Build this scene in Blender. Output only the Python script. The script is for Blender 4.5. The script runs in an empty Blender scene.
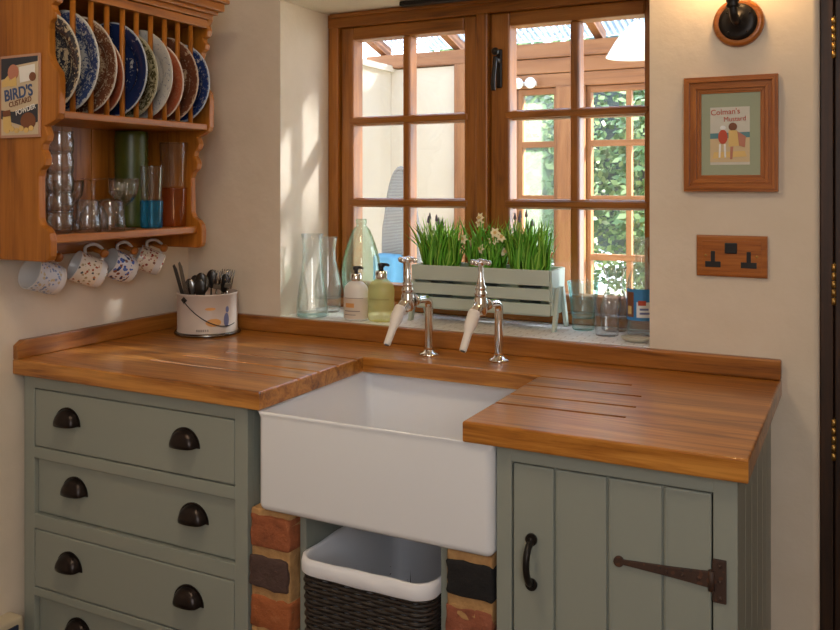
import bpy, bmesh, math, random
from mathutils import Vector, Matrix
random.seed(7)
C = bpy.context.scene.collection
S = bpy.context.scene
PI = math.pi

# ------------------------------------------------------------------ camera, light, exposure
cd = bpy.data.cameras.new('camera'); cam = bpy.data.objects.new('camera', cd); C.objects.link(cam)
cam.location = (1.8305, -2.017, 1.34); cam.rotation_euler = (PI/2, 0, math.radians(27.166))
cd.sensor_width = 36; cd.lens = 36*861.35/840; cd.shift_y = -(315-185.3)/840; cd.clip_start = .02
S.camera = cam
S.view_settings.view_transform = 'Standard'; S.view_settings.look = 'None'
S.view_settings.gamma = 1; S.view_settings.exposure = 0.10
try:
    S.cycles.transparent_max_bounces = 40; S.cycles.max_bounces = 10
    S.cycles.sample_clamp_indirect = 4
except Exception: pass
w = bpy.data.worlds.new('sky'); S.world = w; w.use_nodes = True
wn = w.node_tree.nodes; wn['Background'].inputs[0].default_value = (.80, .90, 1, 1); wn['Background'].inputs[1].default_value = 6.0
def light(name, kind, loc, energy, col, target=None, **kw):
    l = bpy.data.lights.new(name, kind); l.energy = energy; l.color = col
    for k, v in kw.items(): setattr(l, k, v)
    o = bpy.data.objects.new(name, l); C.objects.link(o); o.location = loc
    if target is not None:
        o.rotation_euler = (Vector(target)-Vector(loc)).to_track_quat('-Z', 'Y').to_euler()
    return o
light('sun', 'SUN', (4, 5, 6), 33.0, (1, .93, .80), target=(4-1.30, 5-1, 6-1.05), angle=.05)
light('room_fill_light', 'AREA', (2.55, -2.75, 1.75), 22, (.95, .97, 1), target=(.7, -.3, 1.0), shape='RECTANGLE', size=1.1, size_y=1.1)  # added soft fill from behind the camera; no window is built there
light('ceiling_lamp_light', 'AREA', (.95, -1.25, 2.28), 6.5, (1, .80, .56), target=(.95, -1.2, 0), shape='DISK', size=.35)

# ------------------------------------------------------------------ materials
def mat(name, col=(.5, .5, .5), rough=.5, metal=0, **kw):
    m = bpy.data.materials.new(name); m.use_nodes = True
    b = m.node_tree.nodes['Principled BSDF']
    b.inputs['Base Color'].default_value = (*col, 1); b.inputs['Roughness'].default_value = rough
    b.inputs['Metallic'].default_value = metal
    for k, v in kw.items(): b.inputs[k.replace('_', ' ')].default_value = v
    return m
def N(m, t, **kw):
    n = m.node_tree.nodes.new(t)
    for k, v in kw.items():
        if hasattr(n, k): setattr(n, k, v)
        else: n.inputs[k].default_value = v
    return n
def L(m, a, b): m.node_tree.links.new(a, b)
def ramp(m, fac, stops, interp='LINEAR'):
    r = N(m, 'ShaderNodeValToRGB'); r.color_ramp.interpolation = interp
    e = r.color_ramp.elements
    while len(e) < len(stops): e.new(.5)
    for i, (p, c) in enumerate(stops): e[i].position = p; e[i].color = (*c, 1)
    L(m, fac, r.inputs[0]); return r.outputs[0]
def coords(m, scale=(1, 1, 1), loc=(0, 0, 0)):
    t = N(m, 'ShaderNodeTexCoord'); mp = N(m, 'ShaderNodeMapping')
    mp.inputs['Scale'].default_value = scale; mp.inputs['Location'].default_value = loc
    L(m, t.outputs['Object'], mp.inputs[0]); return mp.outputs[0]
def bump(m, h, strength=.3, dist=.002):
    b = N(m, 'ShaderNodeBump'); b.inputs['Strength'].default_value = strength; b.inputs['Distance'].default_value = dist
    L(m, h, b.inputs['Height']); L(m, b.outputs[0], m.node_tree.nodes['Principled BSDF'].inputs['Normal'])
def wood(name, dark, mid, lightc, axis=0, rough=.35, scale=1.0, coat=0, planks=0):
    m = mat(name, mid, rough); bs = m.node_tree.nodes['Principled BSDF']
    sc = [22*scale]*3; sc[axis] = 1.6*scale
    v = coords(m, tuple(sc))
    n = N(m, 'ShaderNodeTexNoise', Scale=1.6, Detail=7, Roughness=.62, Distortion=.9); L(m, v, n.inputs[0])
    sc2 = [150*scale]*3; sc2[axis] = 5*scale
    n2 = N(m, 'ShaderNodeTexNoise', Scale=1.5, Detail=3); L(m, coords(m, tuple(sc2)), n2.inputs[0])
    mx = N(m, 'ShaderNodeMath', operation='MULTIPLY_ADD'); mx.inputs[1].default_value = .32
    L(m, n2.outputs[0], mx.inputs[0]); L(m, n.outputs[0], mx.inputs[2])
    col = ramp(m, mx.outputs[0], [(.46, dark), (.62, mid), (.82, lightc)])
    if planks:   # wide staves across the other axis, each a little different in tone
        bk = N(m, 'ShaderNodeTexVoronoi', Scale=1.0); bk.feature = 'F1'
        bk = N(m, 'ShaderNodeTexWhiteNoise'); bk.noise_dimensions = '1D'
        sp = N(m, 'ShaderNodeSeparateXYZ'); tc = N(m, 'ShaderNodeTexCoord'); L(m, tc.outputs['Object'], sp.inputs[0])
        d = N(m, 'ShaderNodeMath', operation='MULTIPLY'); d.inputs[1].default_value = planks; L(m, sp.outputs[1 if axis == 0 else 0], d.inputs[0])
        f = N(m, 'ShaderNodeMath', operation='FLOOR'); L(m, d.outputs[0], f.inputs[0]); L(m, f.outputs[0], bk.inputs['W'])
        hs = N(m, 'ShaderNodeHueSaturation'); mr = N(m, 'ShaderNodeMapRange'); mr.inputs[3].default_value = .88; mr.inputs[4].default_value = 1.10
        L(m, bk.outputs[0], mr.inputs[0]); L(m, mr.outputs[0], hs.inputs['Value']); L(m, col, hs.inputs['Color']); col = hs.outputs[0]
    L(m, col, bs.inputs['Base Color'])
    bump(m, mx.outputs[0], .06, .0006)
    bs.inputs['Coat Weight'].default_value = coat; bs.inputs['Coat Roughness'].default_value = .18
    return m
def plaster(name, col, col2, s=9, st=.35):
    m = mat(name, col, .85); v = coords(m)
    n = N(m, 'ShaderNodeTexNoise', Scale=s, Detail=5, Roughness=.55); L(m, v, n.inputs[0])
    L(m, ramp(m, n.outputs[0], [(.3, col2), (.7, col)]), m.node_tree.nodes['Principled BSDF'].inputs[0])
    bump(m, n.outputs[0], st, .012); return m
def glass(name, tint=(.97, .985, .98), edge=(.55, .62, .60), spec=1.0, rough=.02, body=None):
    # thin clear glass: tinted see-through, denser towards grazing angles, with a mirror-like sheen
    m = bpy.data.materials.new(name); m.use_nodes = True; nt = m.node_tree; nt.nodes.remove(nt.nodes['Principled BSDF'])
    out = nt.nodes['Material Output']
    tr = N(m, 'ShaderNodeBsdfTransparent'); gl = N(m, 'ShaderNodeBsdfGlossy', Roughness=rough)
    lw = N(m, 'ShaderNodeLayerWeight', Blend=.5)
    L(m, ramp(m, lw.outputs['Facing'], [(0.35, tint), (1.0, edge)]), tr.inputs[0])
    # reflectance rises from 4 % face-on to full at grazing, the same from either side of the glass
    pw = N(m, 'ShaderNodeMath', operation='POWER'); pw.inputs[1].default_value = 4.5; L(m, lw.outputs['Facing'], pw.inputs[0])
    mu = N(m, 'ShaderNodeMath', operation='MULTIPLY_ADD'); mu.inputs[1].default_value = .62*spec; mu.inputs[2].default_value = .035*spec
    mu.use_clamp = True; L(m, pw.outputs[0], mu.inputs[0])
    mx = N(m, 'ShaderNodeMixShader'); L(m, mu.outputs[0], mx.inputs[0]); L(m, tr.outputs[0], mx.inputs[1]); L(m, gl.outputs[0], mx.inputs[2])
    if body:      # milky or coloured body that scatters some of the light
        df = N(m, 'ShaderNodeBsdfTranslucent'); d2 = N(m, 'ShaderNodeBsdfDiffuse'); ad = N(m, 'ShaderNodeMixShader'); m3 = N(m, 'ShaderNodeMixShader')
        df.inputs[0].default_value = (*body[0], 1); d2.inputs[0].default_value = (*body[0], 1); ad.inputs[0].default_value = .5
        L(m, df.outputs[0], ad.inputs[1]); L(m, d2.outputs[0], ad.inputs[2]); m3.inputs[0].default_value = body[1]
        L(m, mx.outputs[0], m3.inputs[1]); L(m, ad.outputs[0], m3.inputs[2]); mx = m3
    L(m, mx.outputs[0], out.inputs[0]); return m
def spotted(name, base, cols, scale=60, th=.35, rough=.25):
    m = mat(name, base, rough); v = coords(m)
    vo = N(m, 'ShaderNodeTexVoronoi', Scale=scale); L(m, v, vo.inputs[0])
    no = N(m, 'ShaderNodeTexNoise', Scale=scale*.9, Detail=2); L(m, v, no.inputs[0])
    sp = N(m, 'ShaderNodeSeparateColor'); L(m, vo.outputs['Color'], sp.inputs[0])
    stops = [(i/len(cols), c) for i, c in enumerate(cols)]
    c = ramp(m, sp.outputs[0], stops, 'CONSTANT')
    ad = N(m, 'ShaderNodeMath', operation='ADD'); L(m, vo.outputs['Distance'], ad.inputs[0]); L(m, no.outputs[0], ad.inputs[1])
    f = N(m, 'ShaderNodeMath', operation='LESS_THAN'); f.inputs[1].default_value = th+.42; L(m, ad.outputs[0], f.inputs[0])
    mx = N(m, 'ShaderNodeMix', data_type='RGBA'); L(m, f.outputs[0], mx.inputs[0]); mx.inputs[6].default_value = (*base, 1); L(m, c, mx.inputs[7])
    L(m, mx.outputs[2], m.node_tree.nodes['Principled BSDF'].inputs[0]); return m
def plate_mat(name, ground, ink, rim, R, density=.5, scale=38):
    # transfer-print plate: flowery ink over the ground colour, solid inked rings near rim and well
    m = mat(name, ground, .18); v = coords(m)
    n = N(m, 'ShaderNodeTexNoise', Scale=scale, Detail=4, Roughness=.7, Distortion=1.4); L(m, v, n.inputs[0])
    ln = N(m, 'ShaderNodeVectorMath', operation='LENGTH'); L(m, v, ln.inputs[0])
    dv = N(m, 'ShaderNodeMath', operation='DIVIDE'); dv.inputs[1].default_value = R; L(m, ln.outputs['Value'], dv.inputs[0])
    k = lambda x: (x*.5, x*.5, x*.5)
    k1 = lambda x: (x, x, x)
    ring = ramp(m, dv.outputs[0], [(0, k(.10)), (.5, k(.02)), (.60, k(.30)), (.66, k(-.02+.05)), (.72, k(.16)), (.93, k(.24)), (.975, k(0))])
    ad = N(m, 'ShaderNodeMath', operation='ADD'); L(m, n.outputs[0], ad.inputs[0]); L(m, ring, ad.inputs[1])
    inkf = ramp(m, ad.outputs[0], [(1.03-density, k1(0)), (1.03-density+.03, k1(1))])
    mx = N(m, 'ShaderNodeMix', data_type='RGBA'); L(m, inkf, mx.inputs[0]); mx.inputs[6].default_value = (*ground, 1); mx.inputs[7].default_value = (*ink, 1)
    edge = ramp(m, dv.outputs[0], [(0.982, k1(0)), (.992, k1(1))])
    m2 = N(m, 'ShaderNodeMix', data_type='RGBA'); L(m, edge, m2.inputs[0]); L(m, mx.outputs[2], m2.inputs[6]); m2.inputs[7].default_value = (*rim, 1)
    L(m, m2.outputs[2], m.node_tree.nodes['Principled BSDF'].inputs[0]); return m

M = {}
M['plaster'] = plaster('cream_plaster', (.74, .64, .52), (.70, .60, .475))
M['plaster_reveal'] = M['plaster']
M['ceiling'] = plaster('ceiling_paint', (.80, .74, .64), (.78, .72, .62))
M['floor'] = mat('floor_tiles', (.20, .13, .08), .5)
M['worktop'] = wood('oiled_oak', (.17, .050, .006), (.39, .136, .016), (.60, .255, .045), 0, .30, 1, .45, planks=9.5)
M['upstand_x'] = wood('oak_upstand_x', (.16, .048, .006), (.30, .102, .014), (.42, .16, .030), 0, .35, 1, .2)
M['upstand_y'] = wood('oak_upstand_y', (.16, .048, .006), (.30, .102, .014), (.42, .16, .030), 1, .35, 1, .2)
M['pine_z'] = wood('orange_pine_z', (.22, .066, .006), (.36, .116, .010), (.45, .16, .020), 2, .42, .7)
M['pine_y'] = wood('orange_pine_y', (.22, .066, .006), (.36, .116, .010), (.45, .16, .020), 1, .42, .7)
M['win_z'] = wood('window_timber_z', (.15, .044, .004), (.28, .090, .008), (.38, .135, .018), 2, .38, 1)
M['win_x'] = wood('window_timber_x', (.15, .044, .004), (.28, .090, .008), (.38, .135, .018), 0, .38, 1)
M['cedar_x'] = wood('conservatory_cedar_x', (.15, .050, .013), (.23, .085, .024), (.30, .125, .042), 0, .55, .5)
M['cedar_z'] = wood('conservatory_cedar_z', (.15, .050, .013), (.23, .085, .024), (.30, .125, .042), 2, .55, .5)
M['darkwood'] = wood('dark_door_wood', (.012, .004, .001), (.026, .009, .002), (.05, .017, .004), 2, .5, 1, 0)
M['sage'] = mat('sage_paint', (.285, .305, .262), .42)
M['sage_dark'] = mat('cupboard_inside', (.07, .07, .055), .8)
M['ceramic'] = mat('white_fireclay', (.85, .86, .89), .10, Coat_Weight=.5)
M['iron'] = mat('black_iron', (.022, .018, .016), .42, .6)
M['bronze'] = mat('dark_bronze', (.026, .018, .016), .30, .7)
M['rust'] = spotted('rusted_iron', (.050, .024, .016), [(.09, .035, .018), (.03, .018, .014)], 90, .35, .6)
M['chrome'] = mat('chrome', (.82, .80, .77), .10, 1)
M['steel'] = mat('cutlery_steel', (.22, .21, .20), .22, 1)
M['steel_dark'] = mat('dull_steel', (.07, .067, .065), .3, 1)
M['brass'] = mat('aged_brass', (.45, .28, .09), .35, 1)
M['rubber'] = mat('white_rubber_nozzle', (.80, .74, .68), .5)
M['white'] = mat('white_paint', (.86, .84, .80), .5)
M['black'] = mat('black_plastic', (.012, .012, .014), .35)
M['glass'] = glass('clear_glass', (.985, .992, .988), (.70, .78, .74), 2.0, body=((.85, .92, .90), .06))
M['cutglass'] = glass('cut_glass', (.965, .965, .96), (.62, .62, .62), 2.2, body=((.8, .8, .8), .02))
M['pane'] = glass('window_glass', (.985, .99, .99), (.93, .95, .95), .9, .0)
M['greenglass'] = glass('pale_green_glass', (.93, .975, .94), (.45, .72, .55), 1.5, body=((.55, .75, .60), .05))
M['aqua'] = glass('aqua_glass', (.93, .985, .98), (.42, .78, .78), 1.5, body=((.50, .85, .85), .03))
M['turquoise'] = glass('turquoise_glass', (.40, .80, .95), (.10, .40, .62), 1.3, body=((.02, .40, .75), .22))
M['amber'] = glass('amber_glass', (.95, .72, .50), (.62, .30, .12), 1.6, body=((.50, .18, .05), .04))
M['yellowsoap'] = glass('yellow_liquid_soap', (.97, .95, .74), (.80, .72, .36), .8, body=((.92, .86, .42), .30))
M['greenvase'] = mat('green_glazed_stoneware', (.065, .080, .010), .35)
M['leaf'] = mat('grass_leaf', (.14, .42, .03), .45)
M['leaf2'] = mat('young_leaf', (.34, .62, .08), .45)
M['cream'] = mat('cream_petal', (.90, .82, .55), .6)
M['soil'] = mat('potting_soil', (.05, .03, .02), .95)
M['muscari'] = mat('grape_hyacinth_tip', (.16, .13, .17), .6)
M['trough'] = mat('pale_sage_wood', (.48, .54, .47), .6)
M['render'] = plaster('cream_render', (.58, .50, .40), (.55, .47, .37), 5, .1)  # cream render in its own colour, faintly mottled

# ------------------------------------------------------------------ mesh helpers
def nb(): return bmesh.new()
def box(bm, x0, x1, y0, y1, z0, z1, bev=0, seg=2, mi=0):
    vs = [bm.verts.new(p) for p in ((x0, y0, z0), (x1, y0, z0), (x1, y1, z0), (x0, y1, z0), (x0, y0, z1), (x1, y0, z1), (x1, y1, z1), (x0, y1, z1))]
    fs = [bm.faces.new([vs[i] for i in f]) for f in ((3, 2, 1, 0), (4, 5, 6, 7), (0, 1, 5, 4), (1, 2, 6, 5), (2, 3, 7, 6), (3, 0, 4, 7))]
    for f in fs: f.material_index = mi
    if bev:
        es = list({e for f in fs for e in f.edges})
        r = bmesh.ops.bevel(bm, geom=es, offset=bev, segments=seg, affect='EDGES', profile=.5)
        for f in r['faces']: f.material_index = mi
        vs = list({v for f in r['faces'] for v in f.verts})
    return vs
def prism(bm, pts, axis, a, b, bev=0, mi=0):
    def P(u, v, t): return {'y': (u, t, v), 'x': (t, u, v), 'z': (u, v, t)}[axis]
    A = [bm.verts.new(P(u, v, a)) for u, v in pts]; B = [bm.verts.new(P(u, v, b)) for u, v in pts]
    fs = [bm.faces.new(A), bm.faces.new(B[::-1])]
    for i in range(len(pts)):
        j = (i+1) % len(pts); fs.append(bm.faces.new((A[j], A[i], B[i], B[j])))
    for f in fs: f.material_index = mi
    bmesh.ops.recalc_face_normals(bm, faces=fs)
    if bev:
        es = list(fs[0].edges)+list(fs[1].edges)
        bmesh.ops.bevel(bm, geom=es, offset=bev, segments=2, affect='EDGES', profile=.5)
def lathe(bm, prof, c=(0, 0, 0), seg=32, mi=0, sx=1, sy=1, mx=None):
    rings = []; new = []
    for r, z in prof:
        if r < 1e-6: rings.append([bm.verts.new((c[0], c[1], c[2]+z))])
        else: rings.append([bm.verts.new((c[0]+r*sx*math.cos(2*PI*i/seg), c[1]+r*sy*math.sin(2*PI*i/seg), c[2]+z)) for i in range(seg)])
        new += rings[-1]
    for a, b in zip(rings, rings[1:]):
        for i in range(seg):
            j = (i+1) % seg
            if len(a) == 1 and len(b) == 1: continue
            if len(a) == 1: f = bm.faces.new((a[0], b[j], b[i]))
            elif len(b) == 1: f = bm.faces.new((a[i], a[j], b[0]))
            else: f = bm.faces.new((a[i], a[j], b[j], b[i]))
            f.smooth = True; f.material_index = mi
    if mx is not None: bmesh.ops.transform(bm, matrix=mx, verts=new)
    return new
def smoothpts(pts, n=6):
    out = []; P = [Vector(p) for p in pts]; P = [2*P[0]-P[1]]+P+[2*P[-1]-P[-2]]
    for i in range(1, len(P)-2):
        for k in range(n):
            t = k/n; a, b, c, d = P[i-1:i+3]
            out.append(.5*((2*b)+(c-a)*t+(2*a-5*b+4*c-d)*t*t+(3*b-a-3*c+d)*t**3))
    out.append(P[-2]); return out
def tube(bm, pts, r, seg=10, mi=0, closed=False, cap=True):
    P = [Vector(p) for p in pts]; n = len(P); rs = r if isinstance(r, (list, tuple)) else [r]*n
    rings = []; up = None; new = []
    for i in range(n):
        t = (P[(i+1) % n]-P[i-1]) if closed else (P[min(i+1, n-1)]-P[max(i-1, 0)])
        t.normalize()
        if up is None: up = t.orthogonal().normalized()
        else: up = (up-t*up.dot(t)).normalized()
        s = t.cross(up)
        rings.append([bm.verts.new(P[i]+rs[i]*(up*math.cos(2*PI*k/seg)+s*math.sin(2*PI*k/seg))) for k in range(seg)]); new += rings[-1]
    pairs = list(zip(rings, rings[1:]))+([(rings[-1], rings[0])] if closed else [])
    for a, b in pairs:
        for k in range(seg):
            f = bm.faces.new((a[k], a[(k+1) % seg], b[(k+1) % seg], b[k])); f.smooth = True; f.material_index = mi
    if cap and not closed:
        for q in (rings[0][::-1], rings[-1]):
            f = bm.faces.new(q); f.material_index = mi
    return new
def cyl(bm, p0, p1, r0, r1=None, seg=20, mi=0):
    return tube(bm, [p0, p1], [r0, r1 if r1 is not None else r0], seg, mi)
def ball(bm, c, r, seg=16, sx=1, sy=1, sz=1, mi=0):
    return lathe(bm, [(r*math.sin(PI*i/8), -r*sz*math.cos(PI*i/8)) for i in range(9)], c, seg, mi, sx, sy)
def obj(name, bm, m, parent=None, loc=None):
    bmesh.ops.recalc_face_normals(bm, faces=bm.faces)
    me = bpy.data.meshes.new(name); bm.to_mesh(me); bm.free()
    o = bpy.data.objects.new(name, me); C.objects.link(o)
    for x in (m if isinstance(m, (list, tuple)) else [m]): me.materials.append(M[x] if isinstance(x, str) else x)
    if parent: o.parent = parent
    if loc: o.location = loc
    return o
def tag(o, label, cat, group=None, kind=None):
    o['label'] = label; o['category'] = cat
    if group: o['group'] = group
    if kind: o['kind'] = kind
    return o
def thing(name, label, cat, loc=(0, 0, 0), rz=0, group=None):
    o = bpy.data.objects.new(name, None); C.objects.link(o); o.location = loc; o.rotation_euler = (0, 0, rz)
    o.empty_display_size = .05
    return tag(o, label, cat, group)
def struct(name, bm, m, parent=None):
    o = obj(name, bm, m, parent)
    if not parent: o['kind'] = 'structure'
    return o
def dup(root, loc=None, rz=None, label=None, group=None):
    r = root.copy(); C.objects.link(r)
    if loc is not None: r.location = loc
    if rz is not None: r.rotation_euler = (0, 0, rz)
    if label: r['label'] = label
    if group: r['group'] = group
    for ch in list(root.children):
        c = ch.copy(); C.objects.link(c); c.parent = r
        for g in list(ch.children):
            d = g.copy(); C.objects.link(d); d.parent = c
    return r
def carve(o, cutters):
    for c in cutters:
        md = o.modifiers.new('b', 'BOOLEAN'); md.operation = 'DIFFERENCE'; md.object = c; md.solver = 'EXACT'
    dg = bpy.context.evaluated_depsgraph_get(); dg.update()
    me = bpy.data.meshes.new_from_object(o.evaluated_get(dg)); o.modifiers.clear(); o.data = me
    for c in cutters: bpy.data.objects.remove(c)
def text(name, s, size, mx, m, parent=None, bold=0.0, sx=1, extrude=.0003):
    cu = bpy.data.curves.new(name, 'FONT'); cu.body = s; cu.size = size; cu.align_x = 'CENTER'; cu.align_y = 'CENTER'
    cu.offset = bold; cu.extrude = extrude
    t = bpy.data.objects.new(name, cu); C.objects.link(t)
    dg = bpy.context.evaluated_depsgraph_get(); dg.update()
    me = bpy.data.meshes.new_from_object(t.evaluated_get(dg)); bpy.data.objects.remove(t)
    me.transform(Matrix.Diagonal((sx, 1, 1, 1))); me.transform(mx)
    me.materials.clear(); me.materials.append(m)
    o = bpy.data.objects.new(name, me); C.objects.link(o)
    if parent: o.parent = parent
    return o
FACE_Y = Matrix.Rotation(PI/2, 4, 'X')      # upright, reads from -y

# ------------------------------------------------------------------ the room
H = 2.35
ZS = .964                       # sill level
b = nb()                        # back wall with window opening, reveal 0.35 deep
WX0, WX1, WZ1 = .345, 1.393, 1.872
box(b, -.3, WX0, 0, .36, 0, H); box(b, WX1, 1.736, 0, .36, 0, H); box(b, WX0, WX1, 0, .36, 0, ZS-.012); box(b, WX0, WX1, 0, .36, WZ1, H)
box(b, 1.736, 2.75, 0, .36, 2.08, H); box(b, 2.62, 2.75, 0, .36, 0, 2.08)
bmesh.ops.remove_doubles(b, verts=b.verts, dist=1e-5)
struct('wall_back', b, 'plaster')
b = nb()
# softened plaster arris at the doorway
prism(b, [(1.7355+.0145*math.sin(a), .0145-.0145*math.cos(a)) for a in [i*PI/16 for i in range(9)]]+[(1.750, .36), (1.7355, .36)], 'z', 0, 2.08)
for f in b.faces: f.smooth = False
struct('trim_3', b, 'plaster')
b = nb(); box(b, -.3, 0, -3.2, 0, 0, H); struct('wall_left', b, 'plaster')
b = nb(); box(b, 2.75, 2.9, -3.2, .36, 0, H); struct('wall_right', b, 'plaster')
b = nb(); box(b, -.3, 2.9, -3.35, -3.2, 0, H); struct('wall_front', b, 'plaster')
b = nb(); box(b, -.3, 2.9, -3.35, .36, H, H+.1); struct('ceiling', b, 'ceiling')
b = nb(); box(b, -.3, 2.9, -3.35, .36, -.06, 0); struct('floor', b, 'floor')
# white tiled sill
m = mat('white_sill_tiles', (.85, .83, .80), .35); M['sill'] = m
v = coords(m, (1, 1, 1))
bk = N(m, 'ShaderNodeTexBrick', Scale=1); bk.inputs['Color1'].default_value = (.93, .92, .90, 1); bk.inputs['Color2'].default_value = (.84, .83, .81, 1)
bk.inputs['Mortar'].default_value = (.55, .50, .47, 1); bk.inputs['Mortar Size'].default_value = .0014; bk.inputs['Brick Width'].default_value = .05; bk.inputs['Row Height'].default_value = .02
L(m, v, bk.inputs[0]); L(m, bk.outputs[0], m.node_tree.nodes['Principled BSDF'].inputs[0])
b = nb(); box(b, WX0, WX1, -.001, .32, ZS-.012, ZS, .002); struct('trim_1', b, 'sill')

# door at the right edge
d = bpy.data.objects.new('door_1', None); C.objects.link(d); d['kind'] = 'structure'
b = nb(); box(b, 1.7505, 1.776, .012, .12, 0, 2.08, .002); box(b, 1.7505, 1.80, .085, .12, 0, 2.08, .002); box(b, 2.60, 2.62, .012, .12, 0, 2.08, .002); box(b, 1.7505, 2.62, .012, .12, 2.06, 2.08); box(b, 1.7505, 2.62, .20, .21, 0, 2.08); obj('door_frame', b, 'darkwood', d)  # last panel is an added dark backing, standing for an unlit hallway
b = nb(); box(b, 1.7775, 2.598, .03, .083, .01, 2.058, .003)
for z0, z1 in ((.15, .95), (1.1, 1.95)): box(b, 1.90, 2.48, .022, .032, z0, z1, .006)
obj('door_leaf', b, 'darkwood', d)
for z in (1.655, 1.13, .80):
    b = nb()
    for k in range(5): cyl(b, (1.7770, .014, z-.045+k*.018), (1.7770, .014, z-.045+k*.018+.0155), .005, seg=12)
    box(b, 1.7775, 1.7785, .014, .030, z-.045, z+.045)
    obj('hinge', b, 'brass', d)
b = nb(); ball(b, (2.54, -.01, 1.0), .025); cyl(b, (2.54, -.01, 1.0), (2.54, .0295, 1.0), .01); obj('door_knob', b, 'brass', d)

# ------------------------------------------------------------------ casement window
W = bpy.data.objects.new('window_1', None); C.objects.link(W); W['kind'] = 'structure'
def bead(bm, x0, x1, z0, z1, y=.268, w=.012):     # bevelled moulding round a light
    for a, b_, c, d_ in ((x0-w, x1+w, z1, z1+w), (x0-w, x1+w, z0-w, z0), (x0-w, x0, z0-w, z1+w), (x1, x1+w, z0-w, z1+w)):
        box(bm, a, b_, y, .30, c, d_, .004)
b = nb()
box(b, .346, .384, .245, .34, .966, 1.870, .004); box(b, 1.372, 1.392, .245, .34, .966, 1.870, .004)
obj('jamb', b, 'win_z', W)
b = nb(); box(b, .346, 1.392, .243, .34, 1.828, 1.871, .004); box(b, .346, 1.392, .235, .34, .965, .995, .004); box(b, .36, 1.38, .232, .25, 1.858, 1.871, .003); obj('head_and_cill', b, 'win_x', W)
b = nb(); box(b, .849, .887, .240, .34, .99, 1.83, .005); obj('mullion', b, 'win_z', W)
rows = [(1.789, 1.552), (1.524, 1.301), (1.273, 1.040)]
for (s0, s1, g0, gm0, gm1, g1) in ((.386, .847, .431, .602, .627, .806), (.889, 1.370, .947, 1.121, 1.147, 1.323)):
    cas = nb()
    box(cas, s0, g0, .258, .318, .995, 1.828, .005); box(cas, g1, s1, .258, .318, .995, 1.828, .005)
    co = obj('casement', cas, 'win_z', W)
    r = nb(); box(r, g0, g1, .258, .318, 1.789, 1.828, .004); box(r, g0, g1, .258, .318, .995, 1.040, .004); obj('rail', r, 'win_x', co)
    g = nb(); box(g, gm0, gm1, .262, .312, 1.04, 1.789, .006); obj('glazing_bar', g, 'win_z', co)
    g = nb()
    for z0, z1 in ((1.524, 1.552), (1.273, 1.301)):
        box(g, g0, g1, .264, .310, z0, z1, .007); box(g, g0-.014, g1+.012, .255, .268, z0+.004, z1-.004, .004)
    obj('glazing_bar', g, 'win_x', co)
    g = nb(); box(g, g0-.004, g1+.004, .286, .290, 1.036, 1.793); obj('window_pane', g, 'pane', co)
b = nb(); box(b, .908, .926, .250, .259, 1.615, 1.725, .004); cyl(b, (.917, .25, 1.69), (.917, .225, 1.69), .008)
tube(b, smoothpts([(.917, .225, 1.70), (.917, .218, 1.67), (.915, .214, 1.63), (.914, .218, 1.605)]), .0065, 10); ball(b, (.917, .224, 1.715), .011)
obj('window_handle', b, 'iron', W)
b = nb(); box(b, .64, 1.36, .17, .20, 1.858, 1.872, .003); cyl(b, (.655, .165, 1.864), (.655, .175, 1.864), .004, seg=10)  # thin dark bar with a small round head near its left end
tag(obj('dark_strip', b, 'iron'), 'dark thin strip set under the top of the window recess', 'blind rail')

# ------------------------------------------------------------------ worktop and upstands
b = nb()
T0, T1 = .882, .920
prism(b, [(.002, -.002), (.002, -.612), (.743, -.612), (.743, -.203), (1.197, -.203), (1.197, -.616), (1.676, -.616), (1.676, -.002)], 'z', T0, T1, .0035)
wt = obj('worktop', b, 'worktop')
cut = []
def groove(x0, x1, y0, y1):
    c = nb(); tube(c, [(x0, y0, .9205), (x1, y1, .9205)], .0055, 12); cut.append(obj('c', c, 'worktop'))
for y, xe in ((-.235, .46), (-.316, .40), (-.395, .34), (-.474, .30)): groove(xe, .76, y+.006, y)
for y, xe in ((-.213, 1.40), (-.302, 1.44), (-.390, 1.45), (-.470, 1.45)): groove(1.18, xe, y, y+.010)
carve(wt, cut)
tag(wt, 'thick oiled oak worktop with drainer grooves, cut out around the sink', 'worktop')
b = nb(); box(b, .022, 1.676, -.022, -.001, T1, ZS, .004); tag(obj('upstand', b, 'upstand_x'), 'long oak upstand strip along the back wall below the window', 'upstand')
b = nb(); prism(b, [(-.001, T1), (-.001, ZS), (-.595, ZS), (-.612, ZS-.012), (-.612, T1)], 'x', .001, .022, .003); tag(obj('upstand', b, 'upstand_y'), 'short oak upstand strip against the left wall under the plate rack', 'upstand')

# ------------------------------------------------------------------ belfast sink
b = nb()
sx0, sx1, sy0, sy1, sz0, sz1 = .7340, 1.2500, -.607, -.165, .677, .8815
box(b, sx0, sx1, sy0, sy1, sz0, sz1)
b.faces.ensure_lookup_table()
top = max(b.faces, key=lambda f: f.calc_center_median().z)
bmesh.ops.inset_region(b, faces=[top], thickness=.033)
top = min((f for f in b.faces if f.normal.z > .9 or abs(f.calc_center_median().z-sz1) < 1e-5), key=lambda f: (f.calc_center_median()-Vector(((sx0+sx1)/2, (sy0+sy1)/2, sz1))).length)
r = bmesh.ops.extrude_face_region(b, geom=[top]); bmesh.ops.delete(b, geom=[top], context='FACES')
for v_ in [g for g in r['geom'] if isinstance(g, bmesh.types.BMVert)]:
    v_.co.z -= .170; v_.co.x += .008 if v_.co.x < 1 else -.008; v_.co.y += .006 if v_.co.y < -.4 else -.006
bmesh.ops.bevel(b, geom=list(b.edges), offset=.0160, segments=6, affect='EDGES', profile=.5)
for f in b.faces: f.smooth = True
sk = thing('belfast_sink', 'white fireclay belfast sink set below the oak worktop on brick piers', 'sink')
obj('basin', b, 'ceramic', sk)
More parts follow.
